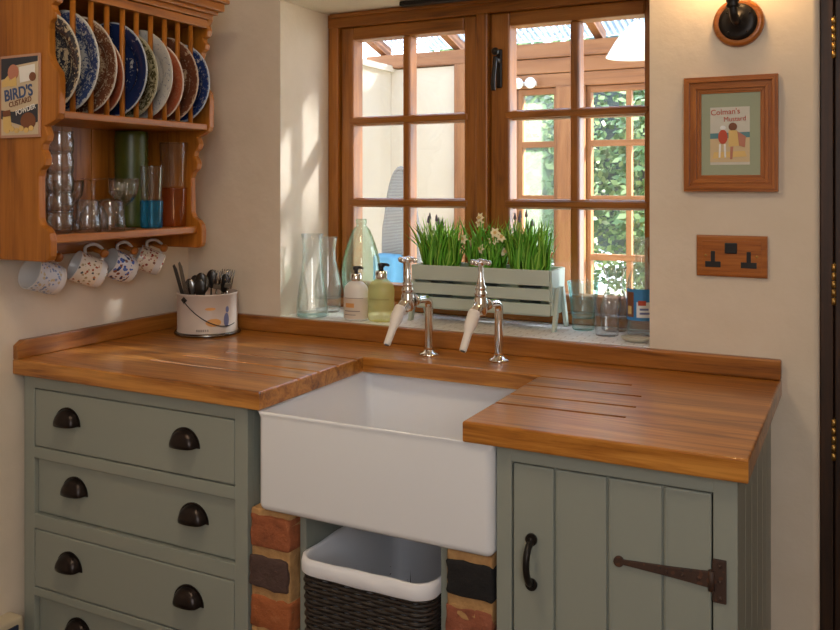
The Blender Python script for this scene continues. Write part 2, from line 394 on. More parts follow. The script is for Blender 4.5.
b = nb(); lathe(b, [(0, .004), (.018, .004), (.034, .002), (.040, .001), (.040, -.004)], (.99, -.36, .7125)); obj('waste', b, 'chrome', sk)

# ------------------------------------------------------------------ base cupboards
FY = -.595
def cup_pull(parent, x, z, y=FY):
    bm = nb(); a, h, dpt = .0375, .037, .024; nu, nv = 20, 8; grid = []
    for sc in (1, .9):
        g = []
        for i in range(nu+1):
            u = PI*i/nu; row = []
            for j in range(nv+1):
                t = PI/2*j/nv      # 0 = on the drawer, 90 deg = foremost lip
                row.append(bm.verts.new((x+a*sc*math.cos(u)*(1-.10*math.sin(t)), y-.002-dpt*sc*math.sin(t)*math.sin(u)**.5, z-h*.45+h*sc*math.sin(u)*math.cos(t)**.8)))
            g.append(row)
        grid.append(g)
        for i in range(nu):
            for j in range(nv):
                f = bm.faces.new((g[i][j], g[i+1][j], g[i+1][j+1], g[i][j+1])); f.smooth = True
    for i in range(nu):
        bm.faces.new((grid[0][i][nv], grid[0][i+1][nv], grid[1][i+1][nv], grid[1][i][nv]))
    pts = [(x+(a+.004)*math.cos(PI*i/16), z-h*.45+(h+.004)*math.sin(PI*i/16)) for i in range(17)]
    prism(bm, pts, 'y', y-.0025, y)
    bmesh.ops.remove_doubles(bm, verts=bm.verts, dist=1e-5)
    return obj('cup_handle', bm, 'bronze', parent)
cab = thing('drawer_cabinet', 'sage green four-drawer base cabinet left of the sink', 'cabinet')
b = nb()
ZB = .10
X0, X1 = .020, .700
box(b, X0, X1, -.575, -.03, ZB, T0)      # carcass
fr = nb()
lines = [(.851, .712), (.683, .550), (.514, .374), (.352, .205)]
obj('carcass', b, 'sage', cab)
box(fr, X0, .056, FY, -.574, ZB, .8815, .002); box(fr, .666, X1, FY, -.574, ZB, .8815, .002)
zz = .8815
for zt, zb in lines:
    box(fr, .055, .667, FY, -.574, zt+.001, zz, .0015); zz = zb-.001
box(fr, .055, .667, FY, -.574, ZB, zz, .0015)
obj('face_frame', fr, 'sage', cab)
for k, (zt, zb) in enumerate(lines):
    d = nb(); off = (.0005, .010, 0, .014)[k]
    x0, x1 = .058, .664
    box(d, x0, x1, FY+off, -.5755, zb+.0015, zt-.0015, .003)
    dr = obj('drawer_front', d, 'sage', cab)
    zc = (.795, .632, .458, .300)[k]-.001
    cup_pull(dr, (.171, .185, .178, .192)[k], zc, FY+off); cup_pull(dr, (.531, .547, .542, .552)[k], zc, FY+off)
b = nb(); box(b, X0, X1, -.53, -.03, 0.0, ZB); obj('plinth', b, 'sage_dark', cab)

cab = thing('door_cabinet', 'sage green boarded-door base cabinet right of the sink', 'cabinet')
b = nb(); box(b, 1.2530, 1.645, -.575, -.03, ZB, T0-.0005); obj('carcass', b, 'sage', cab)
fr = nb()
box(fr, 1.2530, 1.282, FY, -.574, ZB, .8815, .002); box(fr, 1.621, 1.658, FY, -.574, ZB, .8815, .002)
box(fr, 1.281, 1.622, FY, -.574, .854, .8815, .0015); box(fr, 1.281, 1.622, FY, -.574, ZB, .14, .0015)
obj('face_frame', fr, 'sage', cab)
d = nb()
xs = [1.2845, 1.360, 1.452, 1.543, 1.6185]
for x0, x1 in zip(xs, xs[1:]):
    box(d, x0+(.0015 if x0 > 1.29 else 0), x1-(.0015 if x1 < 1.6 else 0), FY+.001, -.578, .143, .8515, .003)
    if x0 > 1.29: box(d, x0+.005, x0+.0065, FY+.0002, FY+.003, .146, .849)
box(d, 1.2845, 1.6185, -.588, -.577, .143, .8515)
dr = obj('cupboard_door', d, 'sage', cab)
b = nb(); hx = 1.319
tube(b, smoothpts([(hx, FY-.002, .720), (hx, FY-.016, .716), (hx, FY-.026, .702), (hx, FY-.028, .685), (hx, FY-.024, .669), (hx, FY-.014, .654), (hx, FY-.002, .650)]), [.006]*37, 12)
for z in (.724, .646):
    cyl(b, (hx, FY+.001, z), (hx, FY-.004, z), .0105); ball(b, (hx, FY-.004, z), .0045)
obj('door_handle', b, 'iron', dr)
b = nb(); zc = .717
pts = [(1.478, zc+.004), (1.56, zc+.0085), (1.617, zc+.013), (1.617, zc-.013), (1.56, zc-.0085), (1.478, zc-.004)]
prism(b, pts, 'y', FY-.004, FY+.0008, .001)
cyl(b, (1.472, FY+.001, zc), (1.472, FY-.005, zc), .0085, seg=18)
for x in (1.55, 1.575, 1.600): ball(b, (x, FY-.004, zc), .0028, 10)
cyl(b, (1.6195, FY-.005, zc-.016), (1.6195, FY-.005, zc+.016), .005, seg=12)
box(b, 1.6205, 1.6415, FY-.004, FY+.0008, zc-.034, zc+.034, .001)
for z in (-.025, .025, 0): ball(b, (1.632, FY-.004, zc+z), .0035, 10)
obj('strap_hinge', b, 'rust', dr)
sd = nb()
for k in range(6):
    y1 = -.575+.091*k+.09; box(sd, 1.6455, 1.657, -.574+.091*k, min(y1-.0005, -.031), ZB, .8815, .003)
obj('side_boarding', sd, 'sage', cab)
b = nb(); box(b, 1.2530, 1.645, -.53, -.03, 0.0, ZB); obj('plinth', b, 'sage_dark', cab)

# open middle bay
b = nb()
box(b, .8140, .8290, -.570, -.10, .0, .676, .001); box(b, 1.1320, 1.1475, -.570, -.10, .0, .676, .001)
box(b, .8290, 1.1305, -.110, -.10, .0, .676); box(b, .8295, 1.1315, -.570, -.112, .16, .175, .001)
tag(obj('open_bay', b, 'sage'), 'sage green open bay under the sink between the brick piers', 'cupboard bay')

# brick piers
M['mortar'] = plaster('sandy_mortar', (.52, .30, .12), (.40, .21, .08), 60, .6)
bm_cols = [((.38, .11, .040), (.55, .20, .08)), ((.10, .055, .045), (.30, .15, .10)), ((.42, .12, .035), (.50, .17, .06)), ((.010, .009, .010), (.04, .03, .03)), ((.33, .10, .05), (.45, .16, .09))]
for i, (c0, c1) in enumerate(bm_cols):
    m = mat('brick_%d' % i, c0, .8); n = N(m, 'ShaderNodeTexNoise', Scale=28, Detail=8, Roughness=.7); L(m, coords(m), n.inputs[0])
    L(m, ramp(m, n.outputs[0], [(.35, tuple(q*.7 for q in c0)), (.50, c0), (.60, c0), (.68, c1), (.78, tuple(min(1, q*1.25) for q in c1))]), m.node_tree.nodes['Principled BSDF'].inputs[0]); bump(m, n.outputs[0], 1.0, .010); M['brick_%d' % i] = m
from mathutils import noise
def rough_box(bm, x0, x1, y0, y1, z0, z1, seed, amp, mi, cut=5):
    t = bmesh.new(); bmesh.ops.create_cube(t, size=1)
    for v_ in t.verts: v_.co = Vector((x0+(v_.co.x+.5)*(x1-x0), y0+(v_.co.y+.5)*(y1-y0), z0+(v_.co.z+.5)*(z1-z0)))
    bmesh.ops.bevel(t, geom=list(t.edges), offset=.005, segments=2, affect='EDGES', profile=.5)
    bmesh.ops.subdivide_edges(t, edges=[e_ for e_ in t.edges if e_.calc_length() > .02], cuts=cut, use_grid_fill=True)
    for v_ in t.verts: v_.co += noise.noise_vector(v_.co*38+Vector((seed*3.1, seed*1.7, 0)))*amp+noise.noise_vector(v_.co*110+Vector((0, seed, 0)))*amp*.35
    for f in t.faces: f.material_index = mi; f.smooth = True
    me = bpy.data.meshes.new('tmp'); t.to_mesh(me); t.free(); bm.from_mesh(me); bpy.data.meshes.remove(me)
def pier(x0, x1, order, label, ztop=.628):
    bm = nb(); rr = random.Random(int(x0*100)); z = ztop; k = 0
    rough_box(bm, x0+.003, x1-.004, -.593, -.12, .002, .6755, 9, .0018, 0, 12)
    while z > .06:
        zb = z-.066
        rough_box(bm, x0+rr.uniform(.001, .004), x1-rr.uniform(.001, .006), -.600+rr.uniform(0, .006), -.115, zb, z, k+x0*10, .0046, 1+order[k % len(order)])
        z = zb-.017; k += 1
    o = obj('brick_pier', bm, ['mortar']+['brick_%d' % i for i in range(5)])
    return tag(o, label, 'brick pier', 'brick piers under the sink')
pier(.7040, .8085, [0, 1, 2, 4, 0], 'left brick pier under the sink, orange-red bricks with one purple-brown', .664)
pier(1.1510, 1.2490, [3, 4, 0, 1, 2], 'right brick pier under the sink with a black-burnt brick near its top', .660)

# wicker basket with white liner
bk_ = thing('wicker_basket', 'dark woven basket with a white cloth liner under the sink', 'basket')
def rrect(x0, x1, y0, y1, r, n=6, per=14):
    P = []
    for cx, cy, a0 in ((x1-r, y0+r, -PI/2), (x1-r, y1-r, 0), (x0+r, y1-r, PI/2), (x0+r, y0+r, PI)):
        for i in range(n+1): a = a0+PI/2*i/n; P.append((cx+r*math.cos(a), cy+r*math.sin(a)))
    out = []
    for i, p in enumerate(P):
        q = P[(i+1) % len(P)]; d = math.dist(p, q); k = max(1, int(d/.0125))
        for t in range(k): out.append((p[0]+(q[0]-p[0])*t/k, p[1]+(q[1]-p[1])*t/k))
    return out
BX0, BX1, BY0, BY1 = .8390, 1.1245, -.610, -.20
path = rrect(BX0, BX1, BY0, BY1, .035); cx, cy = (BX0+BX1)/2, (BY0+BY1)/2
b = nb()
zrow = .19; r_ = 0
while zrow < .588:
    pts = []
    for i, (x, y) in enumerate(path):
        o_ = .0022*math.sin(i*PI/2+PI*r_) if True else 0
        tpr = 1-.05*(.58-zrow)/.4
        dx, dy = x-cx, y-cy; l = math.hypot(dx, dy)
        pts.append((cx+dx*tpr+dx/l*o_, cy+dy*tpr+dy/l*o_, zrow))
    tube(b, pts, .0042, 6, closed=True); zrow += .0085; r_ += 1
for i in range(0, len(path), 4):
    x, y = path[i]; cyl(b, (cx+(x-cx)*.945, cy+(y-cy)*.945, .185), (cx+(x-cx)*.99, cy+(y-cy)*.975, .580), .003, seg=6)
box(b, BX0+.012, BX1-.012, BY0+.012, BY1-.012, .178, .186)
M['wicker'] = mat('dark_wicker', (.030, .022, .018), .5); obj('weave', b, 'wicker', bk_)
b = nb(); M['liner'] = mat('white_cotton_liner', (.80, .80, .84), .9)
prof = [(1.045, .576), (1.058, .580), (1.058, .594), (1.036, .604), (1.00, .606), (.965, .600), (.93, .57), (.92, .25)]
rings = []
for k, (s, z) in enumerate(prof):
    ring = []
    for i, (x, y) in enumerate(path):
        wv = .0008*math.sin(i*.9+k)+.0014*math.sin(i*.23+2*k)
        l = math.hypot(x-cx, y-cy); e = (s-1)*.16
        ring.append(b.verts.new((x+(x-cx)/l*(e+wv*.6), y+(y-cy)/l*(e+wv*.6), z+wv)))
    rings.append(ring)
for a, c_ in zip(rings, rings[1:]):
    for i in range(len(path)):
        j = (i+1) % len(path); f = b.faces.new((a[i], a[j], c_[j], c_[i])); f.smooth = True
b.faces.new(rings[-1])
obj('liner', b, 'liner', bk_)

# patterned box at the foot of the left wall
M['cream_paint'] = mat('cream_paint', (.62, .52, .36), .6); M['navy'] = mat('navy_tile', (.025, .035, .07), .3)
bx = thing('tile_topped_box', 'cream box edged with dark blue tiles by the left wall, bottom corner', 'box', (.001, -.95, 0))
b = nb(); box(b, .001, .050, -.0, .328, .0, .315, .004); obj('box_body', b, 'cream_paint', bx)
for k in range(5):
    b = nb(); box(b, .0485, .054, .012+k*.064, .058+k*.064, .262, .300, .002); obj('tile', b, 'navy', bx)

# ------------------------------------------------------------------ plate rack
rk = thing('plate_rack', 'orange pine wall-hung plate rack with a glass shelf and mug pegs', 'plate rack')
RY0, RY1 = -.687, -.172; t = .020
prof = [(.002, 1.168), (.205, 1.168), (.216, 1.172), (.222, 1.182), (.223, 1.215), (.219, 1.232), (.208, 1.244), (.192, 1.252), (.185, 1.266),
        (.184, 1.36), (.190, 1.375), (.204, 1.385), (.207, 1.400), (.201, 1.414), (.195, 1.420), (.199, 1.432), (.209, 1.440), (.213, 1.452), (.208, 1.466), (.205, 1.472), (.225, 1.480), (.243, 1.488),
        (.249, 1.50), (.250, 1.575), (.247, 1.592), (.234, 1.606), (.224, 1.618), (.218, 1.635), (.217, 1.690), (.222, 1.704), (.233, 1.712), (.236, 1.724), (.228, 1.734), (.227, 1.742), (.240, 1.748), (.244, 1.762), (.238, 1.778), (.246, 1.790), (.246, 1.835), (.002, 1.835)]
for y in (RY0, RY1-t):
    b = nb(); prism(b, prof, 'y', y, y+t, .003); obj('side_panel', b, 'pine_z', rk)
b = nb()
for k in range(5):
    w_ = (RY1-RY0-2*t-.001)/5; y = RY0+t+.0005+k*w_; box(b, .002, .012, y+.0006, y+w_-.0006, 1.17, 1.835, .0015)
obj('back_board', b, 'pine_z', rk)
b = nb(); box(b, .0125, .207, RY0+t, RY1-t, 1.208, 1.227, .003); obj('shelf', b, 'pine_y', rk)
b = nb(); box(b, .0125, .243, RY0+t, RY1-t, 1.490, 1.507, .003); box(b, .085, .11, RY0+t, RY1-t, 1.507, 1.520, .003); obj('shelf', b, 'pine_y', rk)
b = nb(); box(b, .0125, .036, RY0+t, RY1-t, 1.166, 1.206, .003); obj('peg_rail', b, 'pine_y', rk)
b = nb(); box(b, .0125, .226, RY0+t, RY1-t, 1.775, 1.79, .002); box(b, .222, .243, RY0+t, RY1-t, 1.768, 1.79, .002); obj('top_rail', b, 'pine_y', rk)
b = nb()   # stepped cornice
for (e, z0, z1) in ((.008, 1.792, 1.806), (.018, 1.806, 1.816), (.030, 1.816, 1.838), (.040, 1.838, 1.850)):
    box(b, .002, .240+e, RY0-e, RY1+e-.010, z0, z1, .003)
obj('cornice', b, 'pine_y', rk)
dys = [-.632, -.580, -.533, -.484, -.439, -.391, -.342, -.294, -.245]
for y in dys:
    b = nb(); cyl(b, (.230, y, 1.505), (.230, y, 1.772), .0065, seg=12); obj('dowel', b, 'pine_z', rk)
for y in dys:
    b = nb(); cyl(b, (.04, y, 1.505), (.04, y, 1.772), .0065, seg=10); obj('dowel', b, 'pine_z', rk)
pegs = [-.562, -.420, -.318, -.208]
for y in pegs:
    b = nb(); cyl(b, (.035, y, 1.182), (.098, y, 1.166), .0065, seg=12)
    mx = Matrix.Translation((.098, y, 1.166)) @ Matrix.Rotation(math.radians(104), 4, 'Y')
    lathe(b, [(0, -.004), (.010, -.003), (.012, .002), (.010, .008), (0, .010)], seg=16, mx=mx)
    obj('peg', b, 'pine_y', rk)
# advert plaque on the near side panel
SGX = .1285
sg = thing('advert_plaque', 'small framed custard advert plaque on the side of the plate rack', 'sign', (SGX, RY0-.0005, 1.5425))
b = nb(); box(b, -.0665, .0665, -.004, 0, -.094, .094, .001); M['plaque'] = mat('plaque_edge', (.50, .28, .20), .5); obj('backing', b, 'plaque', sg)
b = nb(); box(b, -.061, .061, -.005, -.0035, -.088, .088)
M['paper_cream'] = mat('paper_cream', (.62, .50, .34), .6); obj('print', b, 'paper_cream', sg)
M['ink_blue'] = mat('ink_blue', (.05, .09, .22), .6); M['ink_dark'] = mat('ink_dark', (.03, .035, .05), .6); M['ink_brown'] = mat('ink_brown', (.20, .07, .03), .6)
M['ink_rose'] = mat('ink_rose', (.50, .20, .13), .6); M['ink_yellow'] = mat('ink_yellow', (.72, .50, .18), .6); M['ink_red'] = mat('ink_red', (.50, .07, .03), .6)
def flat(pts, m, parent, y, name='picture'):
    bb = nb(); prism(bb, pts, 'y', y-.0004, y+.0004); return obj(name, bb, m, parent)
def disc(cx_, cz_, rx, rz, n=18): return [(cx_+rx*math.cos(2*PI*i/n), cz_+rz*math.sin(2*PI*i/n)) for i in range(n)]
yy = -.0054
flat([(-.061, .088), (.061, .088), (.061, .076), (-.02, .070), (-.015, .045), (-.061, .040)], 'ink_dark', sg, yy)
flat(disc(-.02, .055, .018, .018), 'ink_rose', sg, yy-.0004); flat([(-.058, .035), (-.035, .05), (-.03, .025), (-.058, .022)], 'ink_yellow', sg, yy-.0003)
flat([(-.035, .035), (-.010, .045), (-.008, .024), (-.03, .022)], 'ink_yellow', sg, yy-.0007); flat([(0, .066), (.052, .07), (.052, .035), (.004, .03)], 'white', sg, yy-.0006)
flat(disc(.045, .042, .011, .010), 'ink_brown', sg, yy-.0009)
flat([(-.061, -.03), (-.02, -.035), (.061, -.02), (.061, -.060), (.02, -.07), (-.061, -.05)], 'ink_dark', sg, yy)
flat([(-.055, -.045), (-.03, -.038), (-.024, -.075), (-.052, -.080)], 'ink_yellow', sg, yy-.0004); flat(disc(.030, -.058, .025, .020), 'ink_brown', sg, yy-.0004)
flat([(-.056, -.033), (-.03, -.030), (-.028, -.044), (-.052, -.046)], 'ink_brown', sg, yy-.0008)
for q in range(6): flat(disc(-.04+q*.016, -.078+.004*(q % 2), .008, .006), 'ink_yellow', sg, yy-.0006)
text('lettering', "BIRD'S", .036, Matrix.Translation((-.002, yy-.001, .006)) @ FACE_Y @ Matrix.Rotation(.12, 4, 'Z'), M['ink_blue'], sg, .0008, .95)
text('lettering', "CUSTARD", .017, Matrix.Translation((.004, yy-.001, -.014)) @ FACE_Y @ Matrix.Rotation(.16, 4, 'Z'), M['ink_brown'], sg, .0002)
text('lettering', "POWDER", .016, Matrix.Translation((.022, yy-.001, -.032)) @ FACE_Y @ Matrix.Rotation(.22, 4, 'Z'), M['white'], sg, .0002)

# plates, each in its slot, faces towards the room
def plate_bm(R):
    bm = nb()
    lathe(bm, [(0, .003), (R*.58, .003), (R*.64, .006), (R*.72, .012), (R*.97, .019), (R, .021), (R*.995, .023), (R*.96, .0225), (R*.72, .016), (R*.62, .009), (R*.58, .0065), (0, .0062)][::-1], seg=48)
    lathe(bm, [(R*.42, .004), (R*.43, 0), (R*.46, 0), (R*.47, .004)], seg=32)
    return bm
BL = (.045, .075, .20); DB = (.014, .028, .10); WH = (.55, .56, .56); BR = (.17, .065, .035); TN = (.55, .42, .28); RD = (.42, .11, .05); OL = (.10, .085, .035)
spec = [(.118, (.50, .42, .28), (.030, .035, .05), (.50, .46, .38), .56, 'dark plate with tan flowered rim, first in the plate rack nearest the advert'),
        (.123, WH, BL, (.55, .55, .52), .54, 'large blue and white plate, second in the rack'),
        (.120, TN, BR, (.55, .47, .40), .62, 'brown transfer-print plate, third in the rack beside the blue one'),
        (.104, (.46, .17, .09), RD, (.60, .45, .35), .60, 'smaller terracotta red plate, fourth in the rack'),
        (.121, WH, DB, (.42, .46, .52), .66, 'deep navy plate, fifth and middle of the rack'),
        (.114, (.56, .50, .30), OL, (.42, .38, .26), .56, 'olive and cream flowered plate, sixth in the rack'),
        (.119, (.60, .58, .55), (.07, .10, .22), (.55, .52, .46), .44, 'pale plate with blue flowers, seventh in the rack'),
        (.108, (.46, .17, .08), RD, (.62, .50, .42), .58, 'rust red plate with a white edge, eighth in the rack'),
        (.117, TN, BR, (.50, .38, .30), .66, 'mottled brown plate, ninth in the rack beside the last blue one'),
        (.111, WH, (.02, .05, .19), (.45, .50, .58), .58, 'cobalt blue plate at the end of the rack nearest the corner')]
ys = [-.655, -.606, -.557, -.509, -.462, -.415, -.367, -.318, -.270, -.222]
for k, ((R, g, i, rm, dn, lab), y) in enumerate(zip(spec, ys)):
    R *= .965
    p = obj('dinner_plate', plate_bm(R), plate_mat('plate_%d' % k, g, i, rm, R, (dn-.03) if k in (0, 1, 4, 9) else (dn-.09), 80+9*(k % 4)))
    p.rotation_euler = (PI/2+math.radians((5, 3, 5, 6, 3, 5, 3, 5, 4, 1)[k]), 0, random.uniform(0, .1))
    p.location = (.180+(R-.111)*.3, y+.006, 1.508+R*math.cos(.06)+.001)
    tag(p, lab, 'plate', 'dinner plates standing in the plate rack')

# ------------------------------------------------------------------ glassware helpers
def shell(prof, t=.0022, base=.005):       # closed profile with a wall thickness from an outer outline, bottom to top
    inner = [(max(r-t, .001), z) for r, z in prof if z >= base]
    inner = [(inner[0][0], max(base, inner[0][1]))]+inner[1:]
    return [(0, prof[0][1])]+prof+inner[::-1]+[(0, inner[0][1])]
def vessel(name, label, cat, prof, m, loc, group=None, t=.0022, base=.005, seg=32, flute=0):
    bm = nb(); lathe(bm, shell(prof, t, base), seg=seg)
    if flute:
        for v_ in bm.verts:
            a = math.atan2(v_.co.y, v_.co.x); s = 1+flute*math.cos(12*a); v_.co.x *= s; v_.co.y *= s
    o = obj(name, bm, m, None, loc); return tag(o, label, cat, group)
SZ = 1.2275
jar = [(.026, 0), (.031, .006), (.032, .030), (.028, .045), (.030, .050), (.030, .053)]
GG = 'glasses on the shelf of the plate rack'
gx, gy = .150, -.600
pos = ['lowest', 'second from the bottom', 'third from the bottom', 'fourth from the bottom', 'topmost']
for k in range(5):
    vessel('glass_jar', 'small clear glass jar, %s of the stack behind the near side panel' % pos[k], 'glass jar', jar, 'cutglass', (gx, gy, SZ+.0002+k*.0466), GG, base=.006)
vessel('glass_tumbler', 'clear upturned tumbler in front of the jar stack on the rack shelf', 'glass', [(.032, 0), (.031, .02), (.026, .072), (.022, .078)], 'cutglass', (.170, -.536, SZ), GG)
def wine(h=.12, rb=.034, flute_=.03, up=True):
    p = [(.030, 0), (.031, .002), (.010, .005), (.0045, .012), (.004, h*.42), (.008, h*.46), (.022, h*.55), (rb*.92, h*.70), (rb, h*.85), (rb*1.02, h)]
    return p
def goblet(label, loc, h, rb, fl=.03, inv=False):
    bm = nb(); p = wine(h, rb); outer = [(0, 0)]+p; inner = [(r-.0016, z) for r, z in p[::-1] if z > h*.5]
    lathe(bm, outer+inner+[(0, h*.49)], seg=36)
    for v_ in bm.verts:
        if v_.co.z > h*.46:
            a = math.atan2(v_.co.y, v_.co.x); s = 1+fl*math.cos(10*a); v_.co.x *= s; v_.co.y *= s
    if inv:
        for v_ in bm.verts: v_.co.z = h-v_.co.z
    return tag(obj('wine_glass', bm, 'cutglass', None, loc), label, 'wine glass', GG)
goblet('upright clear wine glass at the back of the shelf behind the upturned tumblers', (.085, -.520, SZ), .125, .036, .01)
goblet('upturned stemmed glass with its foot uppermost, middle of the shelf', (.100, -.455, SZ), .130, .036, .015, True)
vessel('glass_tumbler', 'large clear upturned tumbler in the middle of the rack shelf', 'glass', [(.037, 0), (.036, .02), (.030, .070), (.024, .078), (.002, .080)], 'cutglass', (.175, -.470, SZ), GG)
goblet('cut-glass goblet standing upright in front of the tall green vase', (.150, -.404, SZ), .130, .036, .05)
vessel('green_vase', 'tall ribbed dark green cylindrical vase at the back of the rack shelf', 'vase', [(.041, 0), (.043, .004)]+[(.043+(.0014 if i % 2 else 0), .01+i*.008) for i in range(31)]+[(.042, .258)], 'greenvase', (.062, -.290, SZ), None, .004)
tum = [(.024, 0), (.026, .003), (.031, .085), (.0315, .088)]
vessel('glass_tumbler', 'turquoise-blue glass tumbler under a clear one on the rack shelf', 'glass', [(.027, 0), (.028, .003), (.030, .070), (.030, .072)], 'turquoise', (.150, -.305, SZ), GG, base=.008)
vessel('glass_tumbler', 'clear glass tumbler stacked on the turquoise one', 'glass', [(.026, 0), (.027, .003), (.031, .088), (.0315, .090)], 'cutglass', (.150, -.305, SZ+.0735), GG)
vessel('glass_tumbler', 'amber glass tumbler, lower of two near the corner end of the rack', 'glass', [(.032, 0), (.033, .003), (.037, .103), (.0375, .106)], 'amber', (.145, -.218, SZ), GG, base=.008, flute=.012)
vessel('glass_tumbler', 'smoky clear tumbler stacked on the amber one near the corner', 'glass', [(.030, 0), (.031, .003), (.0385, .120), (.039, .122)], 'cutglass', (.145, -.218, SZ+.1075), GG, flute=.012)

# ------------------------------------------------------------------ mugs on the pegs
M['mugw'] = mat('white_glaze', (.72, .70, .68), .2)
mugm = [spotted('mug_blue_bands', (.62, .62, .66), [(.22, .28, .45), (.55, .45, .30), (.30, .36, .50)], 120, .48),
        spotted('mug_bird_print', (.78, .70, .58), [(.40, .10, .05), (.08, .08, .08), (.45, .35, .20), (.50, .22, .10)], 105, .40),
        spotted('mug_blue_flowers', (.70, .68, .68), [(.06, .12, .38), (.10, .17, .48), (.25, .10, .06), (.05, .06, .14)], 100, .55),
        spotted('mug_red_flowers', (.78, .68, .55), [(.40, .10, .06), (.20, .10, .07), (.50, .35, .20), (.30, .06, .05)], 110, .45)]
mlab = ['white mug banded in pale blue, leftmost on the pegs', 'cream mug with red and brown print on the second peg', 'white mug with dark blue flowers on the third peg', 'cream mug with small red flowers on the last peg by the corner']
mug_r = (.040, .039, .038, .034)
def mug(k, y):
    R = mug_r[k]; Lm = (.082, .078, .076, .070)[k]
    t_ = thing('mug', mlab[k], 'mug', (.078, y, 1.117), 0, 'mugs hanging from the pegs')
    # local frame: mouth towards -z of the lathe, handle on +x
    bm = nb(); lathe(bm, [(0, 0), (R*.80, 0), (R*.90, .004), (R*.96, .02), (R, Lm-.002), (R*.985, Lm), (R*.95, Lm-.002), (R*.90, .022), (R*.80, .009), (0, .007)], seg=36)
    for f in bm.faces:
        c = f.calc_center_median(); f.material_index = 1 if (math.hypot(c.x, c.y) < R*.94 and c.z > .005) or c.z > Lm-.003 else 0
    body = obj('body', bm, [mugm[k], M['mugw']], t_)
    hb = nb(); pts = smoothpts([(R*.93, 0, Lm*.80), (R*1.35, 0, Lm*.88), (R*1.72, 0, Lm*.66), (R*1.66, 0, Lm*.40), (R*1.30, 0, Lm*.20), (R*.90, 0, Lm*.24)])
    tube(hb, pts, .0042, 10); h = obj('handle', hb, 'mugw', t_)
    # lay on its side: lathe z -> -y (mouth to the room), handle (+x) -> +z, nose slightly down
    rot = Matrix(((0, 1, 0, 0), (0, 0, -1, 0), (1, 0, 0, 0), (0, 0, 0, 1)))
    rot = Matrix(((0, -1, 0, 0), (0, 0, -1, 0), (1, 0, 0, 0), (0, 0, 0, 1)))
    tilt = Matrix.Rotation(math.radians((-20, -24, -24, -24)[k]), 4, 'X'); yaw = Matrix.Rotation(math.radians((-4, -24, -10, -42)[k]), 4, 'Z')
    T = yaw @ tilt @ rot @ Matrix.Translation((0, 0, -Lm*.55))
    body.data.transform(T); h.data.transform(T)
    # hang so that the top of the handle loop rests on the peg
    top_ = yaw @ tilt @ Vector((0, 0, R*1.66-.004))
    t_.location = Vector((.072, y, 1.1725+.0065)) - top_
for k, y in enumerate(pegs): mug(k, y)

# ------------------------------------------------------------------ cutlery tin
TX, TY = .170, -.108
tin = thing('cutlery_tin', 'round cream printed tin with wire handle holding cutlery in the corner', 'tin', (TX, TY, T1))
tinr = .084
b = nb(); lathe(b, [(0, .004), (.089, .003), (.090, .007), (tinr, .010), (tinr, .112), (tinr+.002, .114), (tinr+.001, .118), (tinr-.002, .117), (tinr-.002, .010), (0, .009)], seg=48)
M['tin'] = mat('cream_enamel', (.56, .47, .42), .4); obj('tin_body', b, 'tin', tin)
b = nb(); lathe(b, [(0, .0005), (.092, .0005), (.0935, .004), (.091, .009), (.0845, .0095), (.0845, .0075), (0, .003)], seg=48); obj('base_rim', b, 'steel', tin)
def cpatch(bm, R, a0, a1, z0, z1, n=10, mi=0, th=.0004):
    P = []
    for r in (R, R+th):
        for z in (z0, z1): P.append([bm.verts.new((r*math.cos(math.radians(a0+(a1-a0)*i/n)), r*math.sin(math.radians(a0+(a1-a0)*i/n)), z)) for i in range(n+1)])
    A, B, C_, D = P
    for i in range(n):
        for q in ((C_[i], C_[i+1], D[i+1], D[i]), (A[i+1], A[i], B[i], B[i+1]), (B[i], D[i], D[i+1], B[i+1]), (A[i], A[i+1], C_[i+1], C_[i])):
            f = bm.faces.new(q); f.material_index = mi; f.smooth = False
def cblob(bm, R, a, z, ra, rz, n=14):
    vs = [bm.verts.new((R*math.cos(math.radians(a+ra*math.cos(2*PI*i/n))), R*math.sin(math.radians(a+ra*math.cos(2*PI*i/n))), z+rz*math.sin(2*PI*i/n))) for i in range(n)]
    c0 = bm.verts.new((R*math.cos(math.radians(a)), R*math.sin(math.radians(a)), z))
    for i in range(n): bm.faces.new((vs[i], vs[(i+1) % n], c0))
M['ink_orange'] = mat('ink_orange', (.72, .36, .12), .6); M['ink_violet'] = mat('ink_violet', (.16, .18, .36), .6); M['ink_grey'] = mat('ink_grey', (.28, .24, .22), .6)
for q in ((-38, .040, 15, .011), (-44, .078, 10, .004)):
    b = nb(); cblob(b, tinr+.0008, *q); obj('printed_picture', b, 'ink_orange', tin)
for q in ((-12, .045, 6, .020), (-10, .074, 4, .009)):
    b = nb(); cblob(b, tinr+.0008, *q); obj('printed_picture', b, 'ink_violet', tin)
b = nb()
for a in range(-70, -46, 4): cpatch(b, tinr+.0006, a, a+2.6, .016, .022, 2)
obj('printed_lettering', b, 'ink_grey', tin)
b = nb(); cblob(b, tinr+.001, -98, .101, 9, .010, 4); obj('handle_lug', b, 'steel_dark', tin)
b = nb(); pts = [((tinr+.003)*math.cos(math.radians(a)), (tinr+.003)*math.sin(math.radians(a)), z) for a, z in [(-98+106*i/24, .100-.072*math.sin(PI*(i/24)*.62)**1.0) for i in range(25)]]
tube(b, pts, .0013, 6); obj('wire_handle', b, 'steel_dark', tin)
def spoon_bm(h=.20, dark=False):
    bm = nb(); tube(bm, [(0, 0, 0), (0, 0, .04), (0, 0, h*.68)], [.005, .004, .0025], 8)
    vs = ball(bm, (0, 0, h*.84), .017, 16, 1, .30, 1.6); return bm
